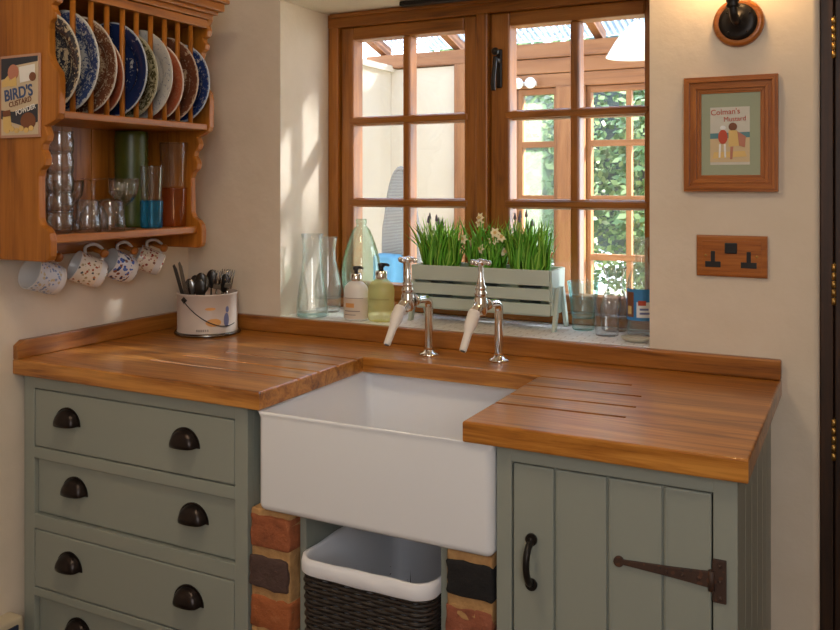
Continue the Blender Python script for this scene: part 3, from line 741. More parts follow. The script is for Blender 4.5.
def fork_bm(h=.20):
    bm = nb(); tube(bm, [(0, 0, 0), (0, 0, .04), (0, 0, h*.70)], [.005, .004, .0025], 8)
    box(bm, -.011, .011, -.0012, .0012, h*.69, h*.78, .001)
    for k in range(4): x = -.0096+k*.0064; tube(bm, smoothpts([(x, 0, h*.77), (x, -.003, h*.87), (x, .001, h)], 3), [.0018]*6+[.001], 6)
    return bm
def knife_bm(h=.21):
    bm = nb(); prism(bm, [(-.005, 0), (.005, 0), (.006, .02), (.004, h*.45), (.005, h*.47), (.005, h*.92), (.001, h), (-.005, h*.98)], 'y', -.0015, .0015, .0008); return bm
cut_ = [('spoon', -.010, -.045, 8, 5, .185, 'steel_dark'), ('spoon', .028, -.030, 0, -6, .180, 'steel'), ('spoon', -.030, .0, -4, -8, .170, 'steel_dark'), ('spoon', .008, .0, 0, 3, .190, 'steel_dark'),
        ('spoon', .045, .010, 3, 8, .178, 'steel_dark'), ('spoon', -.045, -.020, 3, -6, .160, 'steel'), ('fork', .045, -.032, 4, 8, .192, 'steel'), ('fork', .055, .000, 2, 12, .195, 'steel'),
        ('fork', .020, .030, -6, 8, .190, 'steel'), ('knife', -.054, -.026, 4, -15, .190, 'steel_dark'), ('knife', -.036, -.042, 6, -10, .196, 'steel'), ('spoon', .012, -.058, 8, 2, .165, 'steel_dark')]
clab = ['dull round-bowled spoon at the front middle of the tin', 'bright spoon right of centre in the cutlery tin', 'dull spoon at the back left of the cutlery tin', 'dull spoon in the very middle of the cutlery tin', 'dull spoon behind the forks in the tin', 'short bright spoon at the left of the tin',
        'bright fork at the front right of the tin', 'bright fork leaning over the right rim of the tin', 'bright fork at the back of the tin near the corner', 'dull knife leaning furthest left over the tin rim', 'bright knife leaning left beside the dull one', 'small dull spoon nearest the front rim of the tin']
for k, (kd, x, y, ax, ay, h, mm) in enumerate(cut_):
    bm = {'spoon': spoon_bm, 'fork': fork_bm, 'knife': knife_bm}[kd](h-(.022 if kd != 'knife' else 0))
    o = obj(kd, bm, mm); o.rotation_euler = (math.radians(ax*.6), math.radians(ay*1.0), math.radians(28))
    o.location = (TX+x*.75, TY+y*.75, T1+.0125)
    tag(o, clab[k], kd, 'cutlery standing in the tin')

# ------------------------------------------------------------------ pillar taps with rubber nozzles
def tap(x, y, label, ya):
    t_ = thing('pillar_tap', label, 'tap', (x, y, T1), 0, 'pair of chrome pillar taps')
    b = nb(); lathe(b, [(0, 0), (.024, 0), (.025, .003), (.022, .006), (.014, .009), (.0105, .014)], seg=28)
    tube(b, [(0, 0, .008)]+smoothpts([(0, 0, .02), (0, 0, .10), (0, -.001, .128), (0, -.012, .139), (0, -.030, .142), (0, -.070, .142)]), .0105, 18)
    obj('upright_pipe', b, 'chrome', t_)
    b = nb(); lathe(b, [(0, .118), (.010, .120), (.015, .126), (.0165, .142), (.0155, .158), (.012, .165), (.0145, .168), (.0145, .174), (.011, .178), (.013, .181), (.013, .187), (.0095, .192), (.0085, .202), (.0065, .208), (.0055, .238), (.0060, .240), (0, .241)], (0, -.092, 0), 24)
    tube(b, [(0, -.055, .142), (0, -.062, .142), (0, -.063, .142), (0, -.069, .142)], [.0135, .0135, .012, .0135], 18)
    tube(b, smoothpts([(0, -.092, .140), (0, -.106, .139), (0, -.118, .130), (0, -.126, .120)]), [.0125]*19, 16)
    obj('valve_body', b, 'chrome', t_)
    b = nb(); zt = .244
    tube(b, smoothpts([(-.020, -.092, zt-.002), (-.009, -.092, zt), (.009, -.092, zt), (.020, -.092, zt-.002)]), [.0050]*19, 12)
    tube(b, smoothpts([(0, -.112, zt-.002), (0, -.101, zt), (0, -.083, zt), (0, -.072, zt-.002)]), [.0050]*19, 12)
    for p in ((-.021, -.092), (.021, -.092), (0, -.113), (0, -.071)): ball(b, (p[0], p[1], zt-.002), .0064, 12)
    lathe(b, [(0, -.010), (.009, -.008), (.010, .0), (.008, .006), (0, .008)], (0, -.092, zt), 20)
    obj('cross_head', b, 'chrome', t_)
    b = nb(); A = Vector((0, -.121, .134)); B = Vector((0, -.176, .052)); D = B-A
    st = [0, .04, .12, .16, .19, .22, .25, .28, .31, .36, .45, .55, .60, .97, 1]; rd = [.0120, .0135, .0145, .0135, .0155, .0135, .0155, .0135, .0152, .0135, .0120, .0098, .0092, .0084, .0074]
    tube(b, [A+D*s for s in st], rd, 20)
    rn = obj('rubber_nozzle', b, 'rubber', t_)
    b = nb(); cyl(b, B-D.normalized()*.001, B+D.normalized()*.0006, .0058, seg=14); obj('nozzle_hole_shade', b, 'black', rn)  # solid black disc painted in for the shade inside the nozzle
    t_.rotation_euler = (0, 0, math.radians(ya)); return t_
tap(.877, -.110, 'left chrome pillar tap with white rubber nozzle, standing behind the sink', -7)
tap(1.058, -.099, 'right chrome pillar tap with white rubber nozzle, standing behind the sink', -5)

# ------------------------------------------------------------------ sill: bottles, jars, planter
G2 = 'glass vessels on the window sill'
ZV = ZS+.0006
o = vessel('carafe', 'clear flared carafe with thick green base, leftmost on the sill', 'carafe', [(.044, 0), (.047, .003), (.046, .012), (.043, .05), (.036, .10), (.030, .145), (.027, .185), (.028, .215), (.032, .236)], 'glass', (.424, .045, ZV), G2, .0025, .012)
b = nb(); lathe(b, [(0, -.003), (.040, -.003), (.043, -.001), (.043, .003), (0, .004)], seg=28); cb = obj('thick_base', b, 'aqua', o); cb.location = (0, 0, .0045)
vessel('carafe', 'clear waisted carafe standing behind the leftmost one', 'carafe', [(.034, 0), (.036, .003), (.040, .04), (.041, .075), (.034, .115), (.025, .150), (.023, .180), (.027, .212), (.030, .222)], 'glass', (.414, .142, ZV), G2, .0025, .01)
vessel('glass_bottle', 'tall pale green scaled fish-shaped bottle behind the soaps', 'bottle', [(.030, 0), (.033, .004)]+[(.020+.037*math.sin(PI*(.14+.86*i/24))**.9+(.0010 if i % 2 else 0), .008+i*.0102) for i in range(24)]+[(.013, .258), (.016, .262), (.016, .274), (.014, .276)], 'greenglass', (.512, .172, ZV), G2, .003, .01, 40, .02)
def soap(loc, liquid, label, w):
    t_ = thing('soap_bottle', label, 'soap bottle', loc, math.radians(10), 'soap dispensers on the window sill')
    b = nb(); lathe(b, [(0, 0), (.030, 0), (.034, .003), (.035, .008), (.035, .082), (.032, .094), (.022, .104), (.014, .109), (.0135, .113), (0, .113)], seg=32, sy=.78)
    body = obj('body', b, liquid, t_)
    b = nb(); lathe(b, [(0, .109), (.015, .109), (.0155, .111), (.0155, .128), (.013, .130), (0, .130)], seg=24); obj('collar', b, 'chrome', t_)
    b = nb(); cyl(b, (0, 0, .130), (0, 0, .140), .006); lathe(b, [(0, .138), (.0085, .139), (.009, .141), (.009, .148), (.007, .150), (0, .150)], seg=20)
    tube(b, [(0, 0, .146), (.016, -.003, .1465), (.023, -.005, .144)], [.0045, .004, .003], 10); obj('pump', b, 'black', t_)
    return t_
M['creamsoap'] = mat('white_lotion', (.78, .76, .72), .35)
s1 = soap((.573, .042, ZV), 'creamsoap', 'white hand lotion bottle with a cream label and black pump', 0)
def epatch(bm, a0, a1, z0, z1, R=.0355, sy=.78, n=14):
    for i in range(n):
        A, B = (math.radians(a0+(a1-a0)*(i+k)/n) for k in (0, 1))
        bm.faces.new([bm.verts.new((R*math.cos(q), R*sy*math.sin(q), z)) for q, z in ((A, z0), (B, z0), (B, z1), (A, z1))])
    bmesh.ops.remove_doubles(bm, verts=bm.verts, dist=1e-6)
M['label'] = mat('cream_label', (.68, .58, .48), .6)
b = nb(); epatch(b, -165, 5, .006, .064); lb = obj('label_band', b, 'label', s1)
b = nb(); epatch(b, -128, -82, .037, .049, .0358); obj('printed_mark', b, 'ink_orange', s1)
for q in ((-135, -55, .026, .0285), (-135, -75, .016, .018), (-135, -40, .062, .0635)):
    b = nb(); epatch(b, *q, .0358); obj('printed_lettering', b, 'ink_grey', s1)
s2 = soap((.646, .056, ZV), 'yellowsoap', 'clear bottle of yellow liquid soap with black pump', 1); s2.scale = (1.07, 1.07, 1.07)
b = nb()
for a in range(-140, -38, 8): epatch(b, a, a+5, .056, .0605, .0358, .78, 2)
M['ink_olive'] = mat('ink_olive', (.18, .15, .05), .6); obj('printed_lettering', b, 'ink_olive', s2)
b = nb(); cyl(b, (0, 0, .01), (0, 0, .11), .002, seg=8); M['tubew'] = mat('dip_tube', (.8, .78, .6), .4); obj('dip_tube', b, 'tubew', s2)

vessel('glass_tumbler', 'pale turquoise ribbed tumbler at the right end of the planter', 'glass', [(.027, 0), (.029, .003), (.030, .03), (.0335, .05), (.034, .066), (.042, .122), (.0425, .126)], 'aqua', (1.184, .176, ZV), G2, .003, .012, 36, .01)
vessel('carafe', 'small clear hourglass carafe between the turquoise tumbler and the milk bottle', 'carafe', [(.030, 0), (.034, .004), (.038, .035), (.038, .060), (.028, .095), (.018, .118), (.018, .128), (.025, .150), (.032, .165)], 'cutglass', (1.262, .193, ZV), G2, .0025, .01)
vessel('glass_tumbler', 'clear embossed tumbler in front of the hourglass carafe, left of the milk bottle', 'glass', [(.027, 0), (.029, .003), (.031, .05), (.036, .098), (.0365, .100)], 'cutglass', (1.262, .116, ZV), G2, .0025, .01, 36, .015)
mb = thing('milk_bottle', 'clear glass milk bottle with a blue picture label, right end of sill', 'bottle', (1.338, .160, ZV), 0, G2)
b = nb(); lathe(b, shell([(.031, 0), (.035, .003), (.036, .010), (.036, .125), (.034, .140), (.024, .165), (.017, .185), (.0155, .205), (.018, .222), (.0195, .226), (.0195, .242), (.018, .245)], .0025, .01), seg=36); obj('body', b, 'glass', mb)
M['label_blue'] = mat('label_blue', (.04, .22, .50), .5); M['label_white'] = mat('label_white', (.80, .80, .80), .5)
def cp(a0, a1, z0, z1, m, R=.0364, name='label_print'):
    b = nb(); epatch(b, a0, a1, z0, z1, R, 1.0, 10); return obj(name, b, m, mb)
cp(-155, -18, .040, .118, 'label_blue', name='picture_label'); cp(-146, -108, .048, .110, 'ink_brown', .0367); cp(-138, -118, .055, .075, 'ink_yellow', .0370); cp(-96, -34, .048, .086, 'label_white', .0367)
cp(-90, -60, .078, .090, 'ink_red', .0370); cp(-84, -45, .056, .061, 'ink_violet', .0370); cp(-84, -50, .066, .071, 'ink_violet', .0370)
b = nb(); lathe(b, [(0, .001), (.020, 0), (.030, .004), (.034, .010), (.033, .012), (.028, .008), (0, .005)], seg=24, sy=.7); M['shellm'] = mat('mother_of_pearl', (.50, .47, .38), .3)
o = obj('shell_dish', b, 'shellm', None, (1.345, .060, ZV)); tag(o, 'small shallow shell dish in front of the milk bottle', 'dish')

# planter
PX0, PX1, PY0, PY1 = .722, 1.118, .108, .205
pt = thing('slatted_planter', 'pale sage slatted wooden planter on splayed legs, centre of the sill', 'planter', ((PX0+PX1)/2, (PY0+PY1)/2, ZS))
hw = (PX1-PX0)/2; hd = (PY1-PY0)/2
for s, nm in ((-1, 'front'), (1, 'back')):
    b = nb()
    for z0, z1 in ((.117, .157), (.078, .108), (.040, .069)):
        e = .012*(z0-.038)/.11
        box(b, -hw, hw, s*(hd+e)-.004, s*(hd+e)+.004, z0, z1, .0015)
    obj('slats', b, 'trough', pt)
for s in (-1, 1):
    b = nb(); prism(b, [(-hd+.004, .040), (hd-.004, .040), (hd+.008, .156), (-hd-.008, .156)], 'x', s*hw-.005, s*hw+.005, .001); obj('end_board', b, 'trough', pt)
    for q in (-1, 1):
        b = nb(); prism(b, [(q*.004, .110), (q*.022, .110), (q*(hd+.012), .0005), (q*(hd-.006), .0005)], 'x', s*(hw+.010)-.005, s*(hw+.010)+.005, .001); obj('leg', b, 'trough', pt)
b = nb(); box(b, -hw+.006, hw-.006, -hd+.005, hd-.005, .036, .042); obj('base_board', b, 'trough', pt)
M['zinc'] = mat('zinc_liner', (.30, .33, .36), .4, .7)
def blades(bm, n, x0, x1, y0, y1, z, hmin, hmax, spread, w=.0062, rnd=random):
    for _ in range(n):
        x, y = rnd.uniform(x0, x1), rnd.uniform(y0, y1); h = rnd.uniform(hmin, hmax); a = rnd.uniform(0, 2*PI); s = rnd.uniform(.1, 1)*spread+(x-(x0+x1)/2)*0
        dx, dy = math.cos(a)*s, math.sin(a)*s*.6; pa = rnd.uniform(0, PI); px, py = math.cos(pa)*w, math.sin(pa)*w; mi = rnd.choice((0, 0, 1))
        prev = None
        for k in range(5):
            t_ = k/4; c = Vector((x+dx*t_**2, y+dy*t_**2, z+h*(t_-.12*t_*t_*s/spread))); ww = (1-t_**2)*1.0+.04
            cur = [bm.verts.new(c+Vector((px*ww, py*ww, 0))), bm.verts.new(c-Vector((px*ww, py*ww, 0))), bm.verts.new(c+Vector((-py*.3*ww, px*.3*ww, 0)))]
            if prev:
                for i in range(3):
                    f = bm.faces.new((prev[i], prev[(i+1) % 3], cur[(i+1) % 3], cur[i])); f.material_index = mi; f.smooth = True
            prev = cur
PC = ((PX0+PX1)/2, (PY0+PY1)/2)
plants = [(-.135, 'potted_grape_hyacinth', 'potted grape hyacinth with dark tips at the left of the planter', 125, .13, .205, .085, 'm'),
          (0, 'potted_narcissus', 'potted narcissus with pale cream flowers in the middle of the planter', 120, .10, .200, .095, 'n'),
          (.125, 'potted_grape_hyacinth', 'potted grape hyacinth with upright bright leaves at the right of the planter', 135, .13, .205, .060, 'm')]
for px, nm, lab, n, h0, h1, sp, kd in plants:
    rnd = random.Random(int(px*1000)+5)
    t_ = thing(nm, lab, 'plant', (PC[0]+px, PC[1], ZS+.0425), 0, 'potted plants in the slatted planter')
    b = nb(); lathe(b, [(0, 0), (.026, 0), (.032, .078), (.034, .078), (.034, .086), (.031, .086), (.030, .080), (0, .078)], seg=24); obj('pot', b, 'zinc', t_)
    b = nb(); lathe(b, [(0, .080), (.030, .080), (.029, .084), (0, .087)], seg=20); obj('soil', b, 'soil', t_)
    b = nb(); blades(b, n, -.052 if abs(px) > .01 else -.05, .052, -.022, .022, .082, h0*.85, h1*.88, sp, rnd=rnd)
    # blades grow from the pot: gather their feet
    for v_ in b.verts:
        f_ = min(1, max(.45, .45+(v_.co.z-.082)/.05)); v_.co.x *= f_ if abs(v_.co.x) > .02 else 1
    fo = obj('foliage', b, ['leaf', 'leaf2'], t_)
    if kd == 'm':
        for q in range(5):
            x, y = rnd.uniform(-.05, .05), rnd.uniform(-.02, .02); h = rnd.uniform(h1*.68, h1*.86)
            b = nb(); cyl(b, (x*.5, y, .083), (x, y, .083+h), .0013, seg=6, mi=1)
            for r_ in range(4): ball(b, (x, y, .083+h+r_*.0045), .0048-.0009*r_, 8)
            obj('flower_spike', b, ['muscari', 'leaf'], t_)
    else:
        for q in range(11):
            x, y = rnd.uniform(-.065, .06), rnd.uniform(-.028, .015); h = rnd.uniform(.070, .165)
            b = nb(); cyl(b, (x*.5, y, .083), (x, y, .083+h), .0015, seg=6, mi=1)
            tl = Matrix.Translation((x, y-.004, .083+h)) @ Matrix.Rotation(math.radians(60+rnd.uniform(-25, 25)), 4, 'X') @ Matrix.Rotation(rnd.uniform(-.5, .5), 4, 'Y')
            for p in range(6):
                a = p*PI/3; mx = tl @ Matrix.Rotation(a, 4, 'Z')
                pv = [b.verts.new(mx @ Vector(c)) for c in ((0, 0, 0), (.007, -.0055, .001), (.016, 0, -.001), (.007, .0055, .001))]
                b.faces.new(pv)
            lathe(b, [(0, 0), (.003, 0), (.0045, .007), (.004, .007), (0, .001)], seg=10, mi=2, mx=tl)
            obj('flower', b, ['cream', 'leaf', 'ink_yellow'], t_)

# ------------------------------------------------------------------ things on the back wall
def wal(x, z): return (x, -.0005, z)
px0, px1, pz0, pz1 = 1.473, 1.670, 1.326, 1.581
t_ = thing('framed_picture', 'small framed mustard advert print in a stepped wooden frame', 'picture', ((px0+px1)/2, -.0008, (pz0+pz1)/2))
hx_, hz_ = (px1-px0)/2, (pz1-pz0)/2
M['frame_x'] = wood('picture_frame_x', (.20, .054, .006), (.34, .098, .010), (.44, .145, .020), 0, .35, 1.5, .2); M['frame_z'] = wood('picture_frame_z', (.20, .054, .006), (.34, .098, .010), (.44, .145, .020), 2, .35, 1.5, .2)
steps = [(0, .007, .018), (.006, .012, .022), (.011, .020, .014), (.019, .027, .017), (.026, .033, .011), (.032, .0365, .008)]
for side in range(4):
    b = nb()
    for (a, c, d_) in steps:
        if side == 0: q = [(-hx_+a, hz_-a), (hx_-a, hz_-a), (hx_-c, hz_-c), (-hx_+c, hz_-c)]
        if side == 1: q = [(-hx_+a, -hz_+a), (hx_-a, -hz_+a), (hx_-c, -hz_+c), (-hx_+c, -hz_+c)]
        if side == 2: q = [(-hx_+a, -hz_+a), (-hx_+a, hz_-a), (-hx_+c, hz_-c), (-hx_+c, -hz_+c)]
        if side == 3: q = [(hx_-a, -hz_+a), (hx_-a, hz_-a), (hx_-c, hz_-c), (hx_-c, -hz_+c)]
        prism(b, q, 'y', -d_, 0, .0008)
    obj('frame_side', b, 'frame_x' if side < 2 else 'frame_z', t_)
M['mount'] = mat('sage_mount', (.36, .40, .28), .8)
b = nb(); box(b, -hx_+.034, hx_-.034, -.005, -.001, -hz_+.034, hz_-.034); obj('mount', b, 'mount', t_)
b = nb(); box(b, -.043, .040, -.0058, -.005, -.068, .060); M['print_sky'] = mat('print_sky', (.62, .60, .52), .6); obj('print', b, 'print_sky', t_)
y_ = -.0062
M['sea'] = mat('print_sea', (.10, .24, .27), .6); M['sand'] = mat('print_sand', (.62, .48, .28), .6)
flat([(-.043, .002), (.040, .004), (.040, -.008), (-.043, -.010)], 'sea', t_, y_, 'printed_sea'); flat([(-.043, -.010), (.040, -.008), (.040, -.062), (-.043, -.062)], 'sand', t_, y_, 'printed_sand')
text('lettering', "Colman's", .0175, Matrix.Translation((-.011, y_-.0004, .049)) @ FACE_Y @ Matrix.Rotation(.04, 4, 'Z'), M['ink_red'], t_, 0, .95)
text('lettering', "Mustard", .0150, Matrix.Translation((.009, y_-.0004, .033)) @ FACE_Y @ Matrix.Rotation(.04, 4, 'Z'), M['ink_red'], t_, 0, .95)
flat(disc(-.016, -.006, .010, .016), 'ink_red', t_, y_-.001, 'printed_figure'); flat(disc(-.016, .014, .006, .005), 'label_white', t_, y_-.001, 'printed_figure')
flat([(-.024, -.022), (-.020, -.022), (-.021, -.052), (-.025, -.052)], 'label_white', t_, y_-.001, 'printed_figure'); flat([(-.014, -.022), (-.010, -.022), (-.009, -.052), (-.013, -.052)], 'label_white', t_, y_-.001, 'printed_figure')
flat(disc(.005, .016, .009, .009), 'ink_brown', t_, y_-.001, 'printed_figure'); flat([(-.004, .008), (.014, .008), (.018, -.026), (-.004, -.028)], 'ink_yellow', t_, y_-.0012, 'printed_figure')
flat([(.014, .006), (.032, -.006), (.030, -.030), (.018, -.026)], 'ink_rose', t_, y_-.001, 'printed_figure'); flat([(0, -.028), (.006, -.028), (.004, -.056), (-.001, -.056)], 'ink_rose', t_, y_-.0012, 'printed_figure')
flat([(-.035, -.040), (.030, -.038), (.034, -.050), (-.038, -.054)], 'ink_yellow', t_, y_-.0006, 'printed_sand')

t_ = thing('wall_socket', 'oak double wall socket with black inserts under the picture', 'socket', (1.5735, -.0008, 1.183))
b = nb(); prism(b, [(-.0745, -.046), (.0745, -.046), (.0745, .046), (-.0745, .046)], 'y', -.010, 0, .0045); box(b, -.062, .062, -.0115, -.009, -.034, .034, .001); obj('face_plate', b, 'frame_x', t_)
b = nb(); box(b, -.0135, .0125, -.015, -.011, .006, .030, .002); obj('rocker_switch', b, 'black', t_)
for cx_ in (-.038, .037):
    b = nb(); box(b, cx_-.005, cx_+.004, -.0128, -.011, -.013, .011, .0006); box(b, cx_-.017, cx_+.016, -.0128, -.011, -.025, -.012, .0006); obj('socket_insert', b, 'black', t_)
for cx_ in (-.054, .053):
    b = nb(); lathe(b, [(0, 0), (.003, 0), (.003, .0012), (0, .0016)], seg=12, mx=Matrix.Translation((cx_, -.0112, .001)) @ Matrix.Rotation(PI/2, 4, 'X')); obj('screw', b, 'brass', t_)

t_ = thing('wall_light', 'black iron wall light on a round wooden backplate above the picture', 'lamp', (1.588, -.0005, 1.699))
RX = Matrix.Rotation(PI/2, 4, 'X')
b = nb(); lathe(b, [(0, 0), (.052, 0), (.054, .004), (.052, .012), (.045, .016), (.040, .014), (0, .014)], seg=40, mx=RX); obj('wooden_backplate', b, 'frame_x', t_)
b = nb(); lathe(b, [(0, .013), (.040, .013), (.0405, .017), (.030, .020), (.016, .022), (.012, .030), (0, .032)], seg=32, mx=RX)
for a in (.6, 2.4, 4.0, 5.4): ball(b, (.030*math.cos(a), -.0205, .030*math.sin(a)), .0025, 8)
obj('iron_rose', b, 'iron', t_)
b = nb(); tube(b, smoothpts([(0, -.02, 0), (-.001, -.045, -.002), (-.003, -.062, .010), (-.004, -.066, .04), (-.004, -.066, .09)]), .009, 14)
lathe(b, [(.011, 0), (.015, .004), (.011, .010), (.014, .014), (.014, .026), (.011, .030), (.011, .05)], (-.004, -.066, .022), 18); obj('lamp_arm', b, 'iron', t_)
b = nb(); lathe(b, [(0, .088), (.014, .088), (.018, .092), (.018, .118), (.014, .121), (0, .121)], (-.004, -.066, 0), 24); obj('bulb_holder', b, 'iron', t_)
m = mat('lamp_bulb', (1, .8, .5), .5); m.node_tree.nodes['Principled BSDF'].inputs['Emission Color'].default_value = (1, .62, .28, 1); m.node_tree.nodes['Principled BSDF'].inputs['Emission Strength'].default_value = 160
b = nb(); ball(b, (-.004, -.066, .146), .024); obj('bulb', b, m, t_)

# ------------------------------------------------------------------ conservatory beyond the window
b = nb(); box(b, -4, 5, .36, 9, -.06, 0); struct('floor_outside', b, mat('garden_paving', (.34, .36, .28), .9))
b = nb(); box(b, -.78, -.627, .36, 2.45, 0, 2.03); box(b, -.80, -.600, .36, 2.45, 2.0, 2.035); struct('wall_outside_left', b, 'render')
b = nb(); box(b, -.626, -.205, 2.40, 2.50, 0, 2.015); struct('wall_outside_back', b, 'render')
b = nb(); box(b, -.78, 2.6, 2.37, 2.52, 2.02, 2.10, .004); box(b, -.60, 2.6, 2.385, 2.52, 1.93, 2.018, .004) if False else None
struct('trim_4', b, 'cedar_x')
b = nb()
for k, (z0, z1) in enumerate(((1.862, 1.935), (1.938, 2.018))): box(b, .05, 2.6, 2.385-.004*k, 2.50, z0, z1, .004)
struct('trim_5', b, 'cedar_x')
b = nb(); box(b, -.203, -.07, 2.36, 2.50, 0, 2.02, .004); box(b, -.07, .165, 2.42, 2.5, 0, 2.02, .004); box(b, .390, .545, 2.36, 2.50, 0, 1.862, .004); box(b, 1.22, 1.36, 2.36, 2.5, 0, 1.862, .004); struct('trim_6', b, 'cedar_z')
def cwin(nm, x0, x1, bars, glassm, y=2.42):
    e = bpy.data.objects.new(nm, None); C.objects.link(e); e['kind'] = 'structure'
    b = nb(); box(b, x0, x0+.022, y-.02, y+.03, .60, 1.861, .003); box(b, x1-.022, x1, y-.02, y+.03, .60, 1.861, .003)
    for x in bars: box(b, x-.014, x+.014, y-.015, y+.025, .60, 1.861, .003)
    obj('stile', b, 'cedar_z', e)
    b = nb()
    for z in (.61, .965, 1.27, 1.56, 1.845): box(b, x0, x1, y-.018, y+.028, z-.016, z+.016, .003)
    obj('glazing_bar', b, 'cedar_x', e)
    b = nb(); box(b, x0+.01, x1-.01, y+.002, y+.006, .61, 1.85); obj('window_pane', b, glassm, e)
    b = nb(); box(b, x0, x1, y-.03, y+.06, 0, .599, .003); obj('panel', b, 'cedar_z', e)
m = bpy.data.materials.new('frosted_pane'); m.use_nodes = True; nt = m.node_tree; nt.nodes.remove(nt.nodes['Principled BSDF'])
a1 = N(m, 'ShaderNodeBsdfTransparent'); a2 = N(m, 'ShaderNodeBsdfTranslucent'); a2.inputs[0].default_value = (.34, .42, .34, 1); mx = N(m, 'ShaderNodeMixShader'); mx.inputs[0].default_value = .22
L(m, a1.outputs[0], mx.inputs[1]); L(m, a2.outputs[0], mx.inputs[2]); L(m, mx.outputs[0], nt.nodes['Material Output'].inputs[0]); M['frost'] = m
cwin('window_2', .167, .388, [], 'frost'); cwin('window_3', .547, 1.218, [.765, .985], 'pane')
# roof: rafters and ribbed translucent sheets sloping up to the house
ye, ze, yh, zh = 2.50, 2.10, .37, 2.72
e = thing('conservatory_roof', 'ribbed translucent roof on sloping timber rafters beyond the window', 'roof')
for x in (-.70, -.22, .60, 1.04, 1.46, 1.90, 2.5, 3.1):
    b = nb(); prism(b, [(ye, ze-.005), (ye, ze+.06), (yh, zh+.06), (yh, zh-.005)], 'x', x-.022, x+.022, .003); obj('rafter', b, 'cedar_x', e)
m = bpy.data.materials.new('ribbed_sheet'); m.use_nodes = True; nt = m.node_tree; nt.nodes.remove(nt.nodes['Principled BSDF'])
a1 = N(m, 'ShaderNodeBsdfTransparent'); a2 = N(m, 'ShaderNodeBsdfTranslucent'); mx = N(m, 'ShaderNodeMixShader')
a1.inputs[0].default_value = (.88, .92, 1, 1); a2.inputs[0].default_value = (.50, .60, .75, 1); mx.inputs[0].default_value = .26
L(m, a1.outputs[0], mx.inputs[1]); L(m, a2.outputs[0], mx.inputs[2]); L(m, mx.outputs[0], nt.nodes['Material Output'].inputs[0])
b = nb(); prism(b, [(ye+.08, ze+.045), (ye+.08, ze+.051), (yh, zh+.067), (yh, zh+.061)], 'x', -.80, 3.3); obj('roof_sheet', b, m, e)
b = nb()
x = -.79
while x < 3.3:
    prism(b, [(ye+.08, ze+.052), (ye+.08, ze+.062), (yh, zh+.078), (yh, zh+.068)], 'x', x, x+.015); x += .034
M['rib'] = mat('roof_rib', (.42, .48, .58), .6); obj('roof_ribs', b, 'rib', e)
# pendant, wall lamps, wicker chair in the conservatory
t_ = thing('pendant_shade', 'white pendant shade hanging in the conservatory, top right of window', 'lamp', (1.03, 1.45, 1.90))
b = nb(); lathe(b, [(.012, .10), (.03, .085), (.085, .02), (.125, -.045), (.122, -.045), (.082, .018), (.026, .082)], seg=32); obj('shade', b, 'white', t_)
b = nb(); cyl(b, (0, 0, .09), (0, 0, .55), .004, seg=8); obj('cord', b, 'white', t_)
t_ = thing('wall_spotlights', 'pair of small white globe lights on the conservatory beam', 'lamp', (.22, 2.384, 1.885))
for x in (-.03, .04):
    b = nb(); ball(b, (x, -.055, 0), .030, 14); obj('globe', b, 'white', t_)
b = nb(); box(b, -.05, .06, -.012, 0, -.012, .012, .003); cyl(b, (-.03, -.01, 0), (-.03, -.03, 0), .006); cyl(b, (.04, -.01, 0), (.04, -.03, 0), .006); obj('bracket', b, 'chrome', t_)
M['greywicker'] = mat('grey_wicker', (.36, .34, .33), .8)
m = M['greywicker']; wv = N(m, 'ShaderNodeTexWave', Scale=45, Distortion=1.2); wv.bands_direction = 'Z'; L(m, coords(m), wv.inputs[0]); L(m, ramp(m, wv.outputs[0], [(.2, (.12, .115, .115)), (.7, (.28, .27, .26))]), m.node_tree.nodes['Principled BSDF'].inputs[0])
t_ = thing('wicker_chair', 'tall-backed grey wicker chair in the conservatory beyond the left casement', 'chair', (-.10, 1.55, 0), math.radians(-18))
hp = [((.075+.075*min(1, (1.42-z)/.35))*sg, z) for sg, z in ()]
hp = [(.12*math.sin(a)*(1 if abs(a) > 1.2 else .92), .95+.47*max(0, math.cos(a))**.8) for a in [(-PI/2)+PI*i/20 for i in range(21)]]
b = nb(); tube(b, [(x, 0, z) for x, z in [(-.2, .40)]+hp+[(.2, .40)]], .012, 8); obj('back_hoop', b, 'greywicker', t_)
b = nb(); prism(b, [(-.19, .40)]+[(x*.94, z-.01) for x, z in hp]+[(.19, .40)], 'y', -.008, .008); obj('backrest', b, 'greywicker', t_)
b = nb(); box(b, -.22, .22, -.42, .02, .36, .42, .02); obj('seat', b, 'greywicker', t_)
for x in (-.19, .19):
    for y in (-.38, 0): b = nb(); cyl(b, (x, y, 0), (x, y, .37), .018, seg=10); obj('leg', b, 'greywicker', t_)
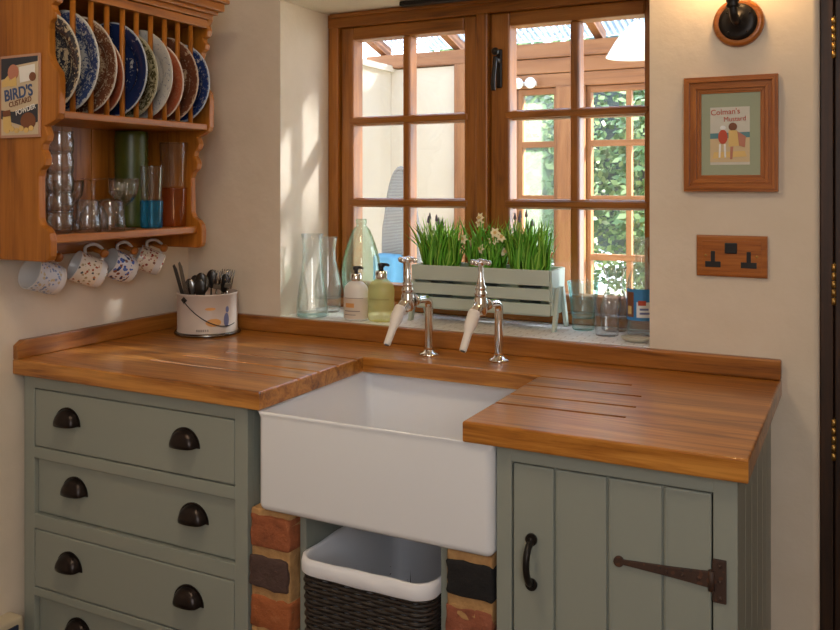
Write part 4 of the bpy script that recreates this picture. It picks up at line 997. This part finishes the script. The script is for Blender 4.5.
b = nb(); box(b, -.10, .05, -.10, -.015, .80, 1.02, .025, 4); M['sky'] = mat('sky_blue_cotton', (.08, .24, .40), .8)
o = obj('cushion', b, 'sky'); o.location = (-.10, 1.55, 0); o.rotation_euler = (0, 0, math.radians(-18)); tag(o, 'sky blue cushion on the grey wicker chair', 'cushion')

# shrubs in the garden
M['shrub'] = mat('shrub_leaf', (.065, .15, .05), .5); M['shrub2'] = mat('pale_shrub_leaf', (.22, .32, .12), .5); M['shade_green'] = mat('shade_core', (.035, .065, .075), .9); M['bark'] = mat('bark', (.10, .07, .05), .9)
def shrub(x, y, R, Hh, n, label, seed):
    rnd = random.Random(seed); t_ = thing('garden_shrub', label, 'shrub', (x, y, 0), 0, 'shrubs in the garden beyond the conservatory')
    b = nb(); cyl(b, (0, 0, 0), (0, 0, Hh*.6), .05, .03, 10); obj('trunk', b, 'bark', t_)
    b = nb(); ball(b, (0, 0, Hh*.55), R*.80, 20, 1, 1, Hh*.5/(R))  # solid core painted dark blue-green as the shade between the leaves
    obj('shade_core', b, 'shade_green', t_)
    b = nb()
    for _ in range(n):
        u = rnd.uniform(-1, 1); a = rnd.uniform(0, 2*PI); s = math.sqrt(1-u*u); rr_ = rnd.uniform(.84, 1.05)+.08*math.sin(5*a)*s
        c = Vector((R*s*math.cos(a)*rr_, R*s*math.sin(a)*rr_, Hh*.55+u*Hh*.5*rr_))
        l = rnd.uniform(.05, .10); d1 = Vector((rnd.uniform(-1, 1), rnd.uniform(-1, 1), rnd.uniform(-1, .4))).normalized(); d2 = d1.orthogonal().normalized()*l*.33
        q = [b.verts.new(p) for p in (c, c+d1*l*.5+d2, c+d1*l, c+d1*l*.5-d2)]
        f = b.faces.new(q); f.material_index = rnd.choice((0, 0, 1))
    obj('leaves', b, ['shrub', 'shrub2'], t_)
shrub(-1.02, 5.0, .90, 2.6, 9000, 'leafy shrub seen through the frosted conservatory pane', 1)
shrub(.95, 5.0, .90, 2.7, 9000, 'broad green shrub behind the clear conservatory windows', 2)
shrub(-.3, 7.5, 1.3, 3.4, 9000, 'taller shrub furthest back in the garden', 3)
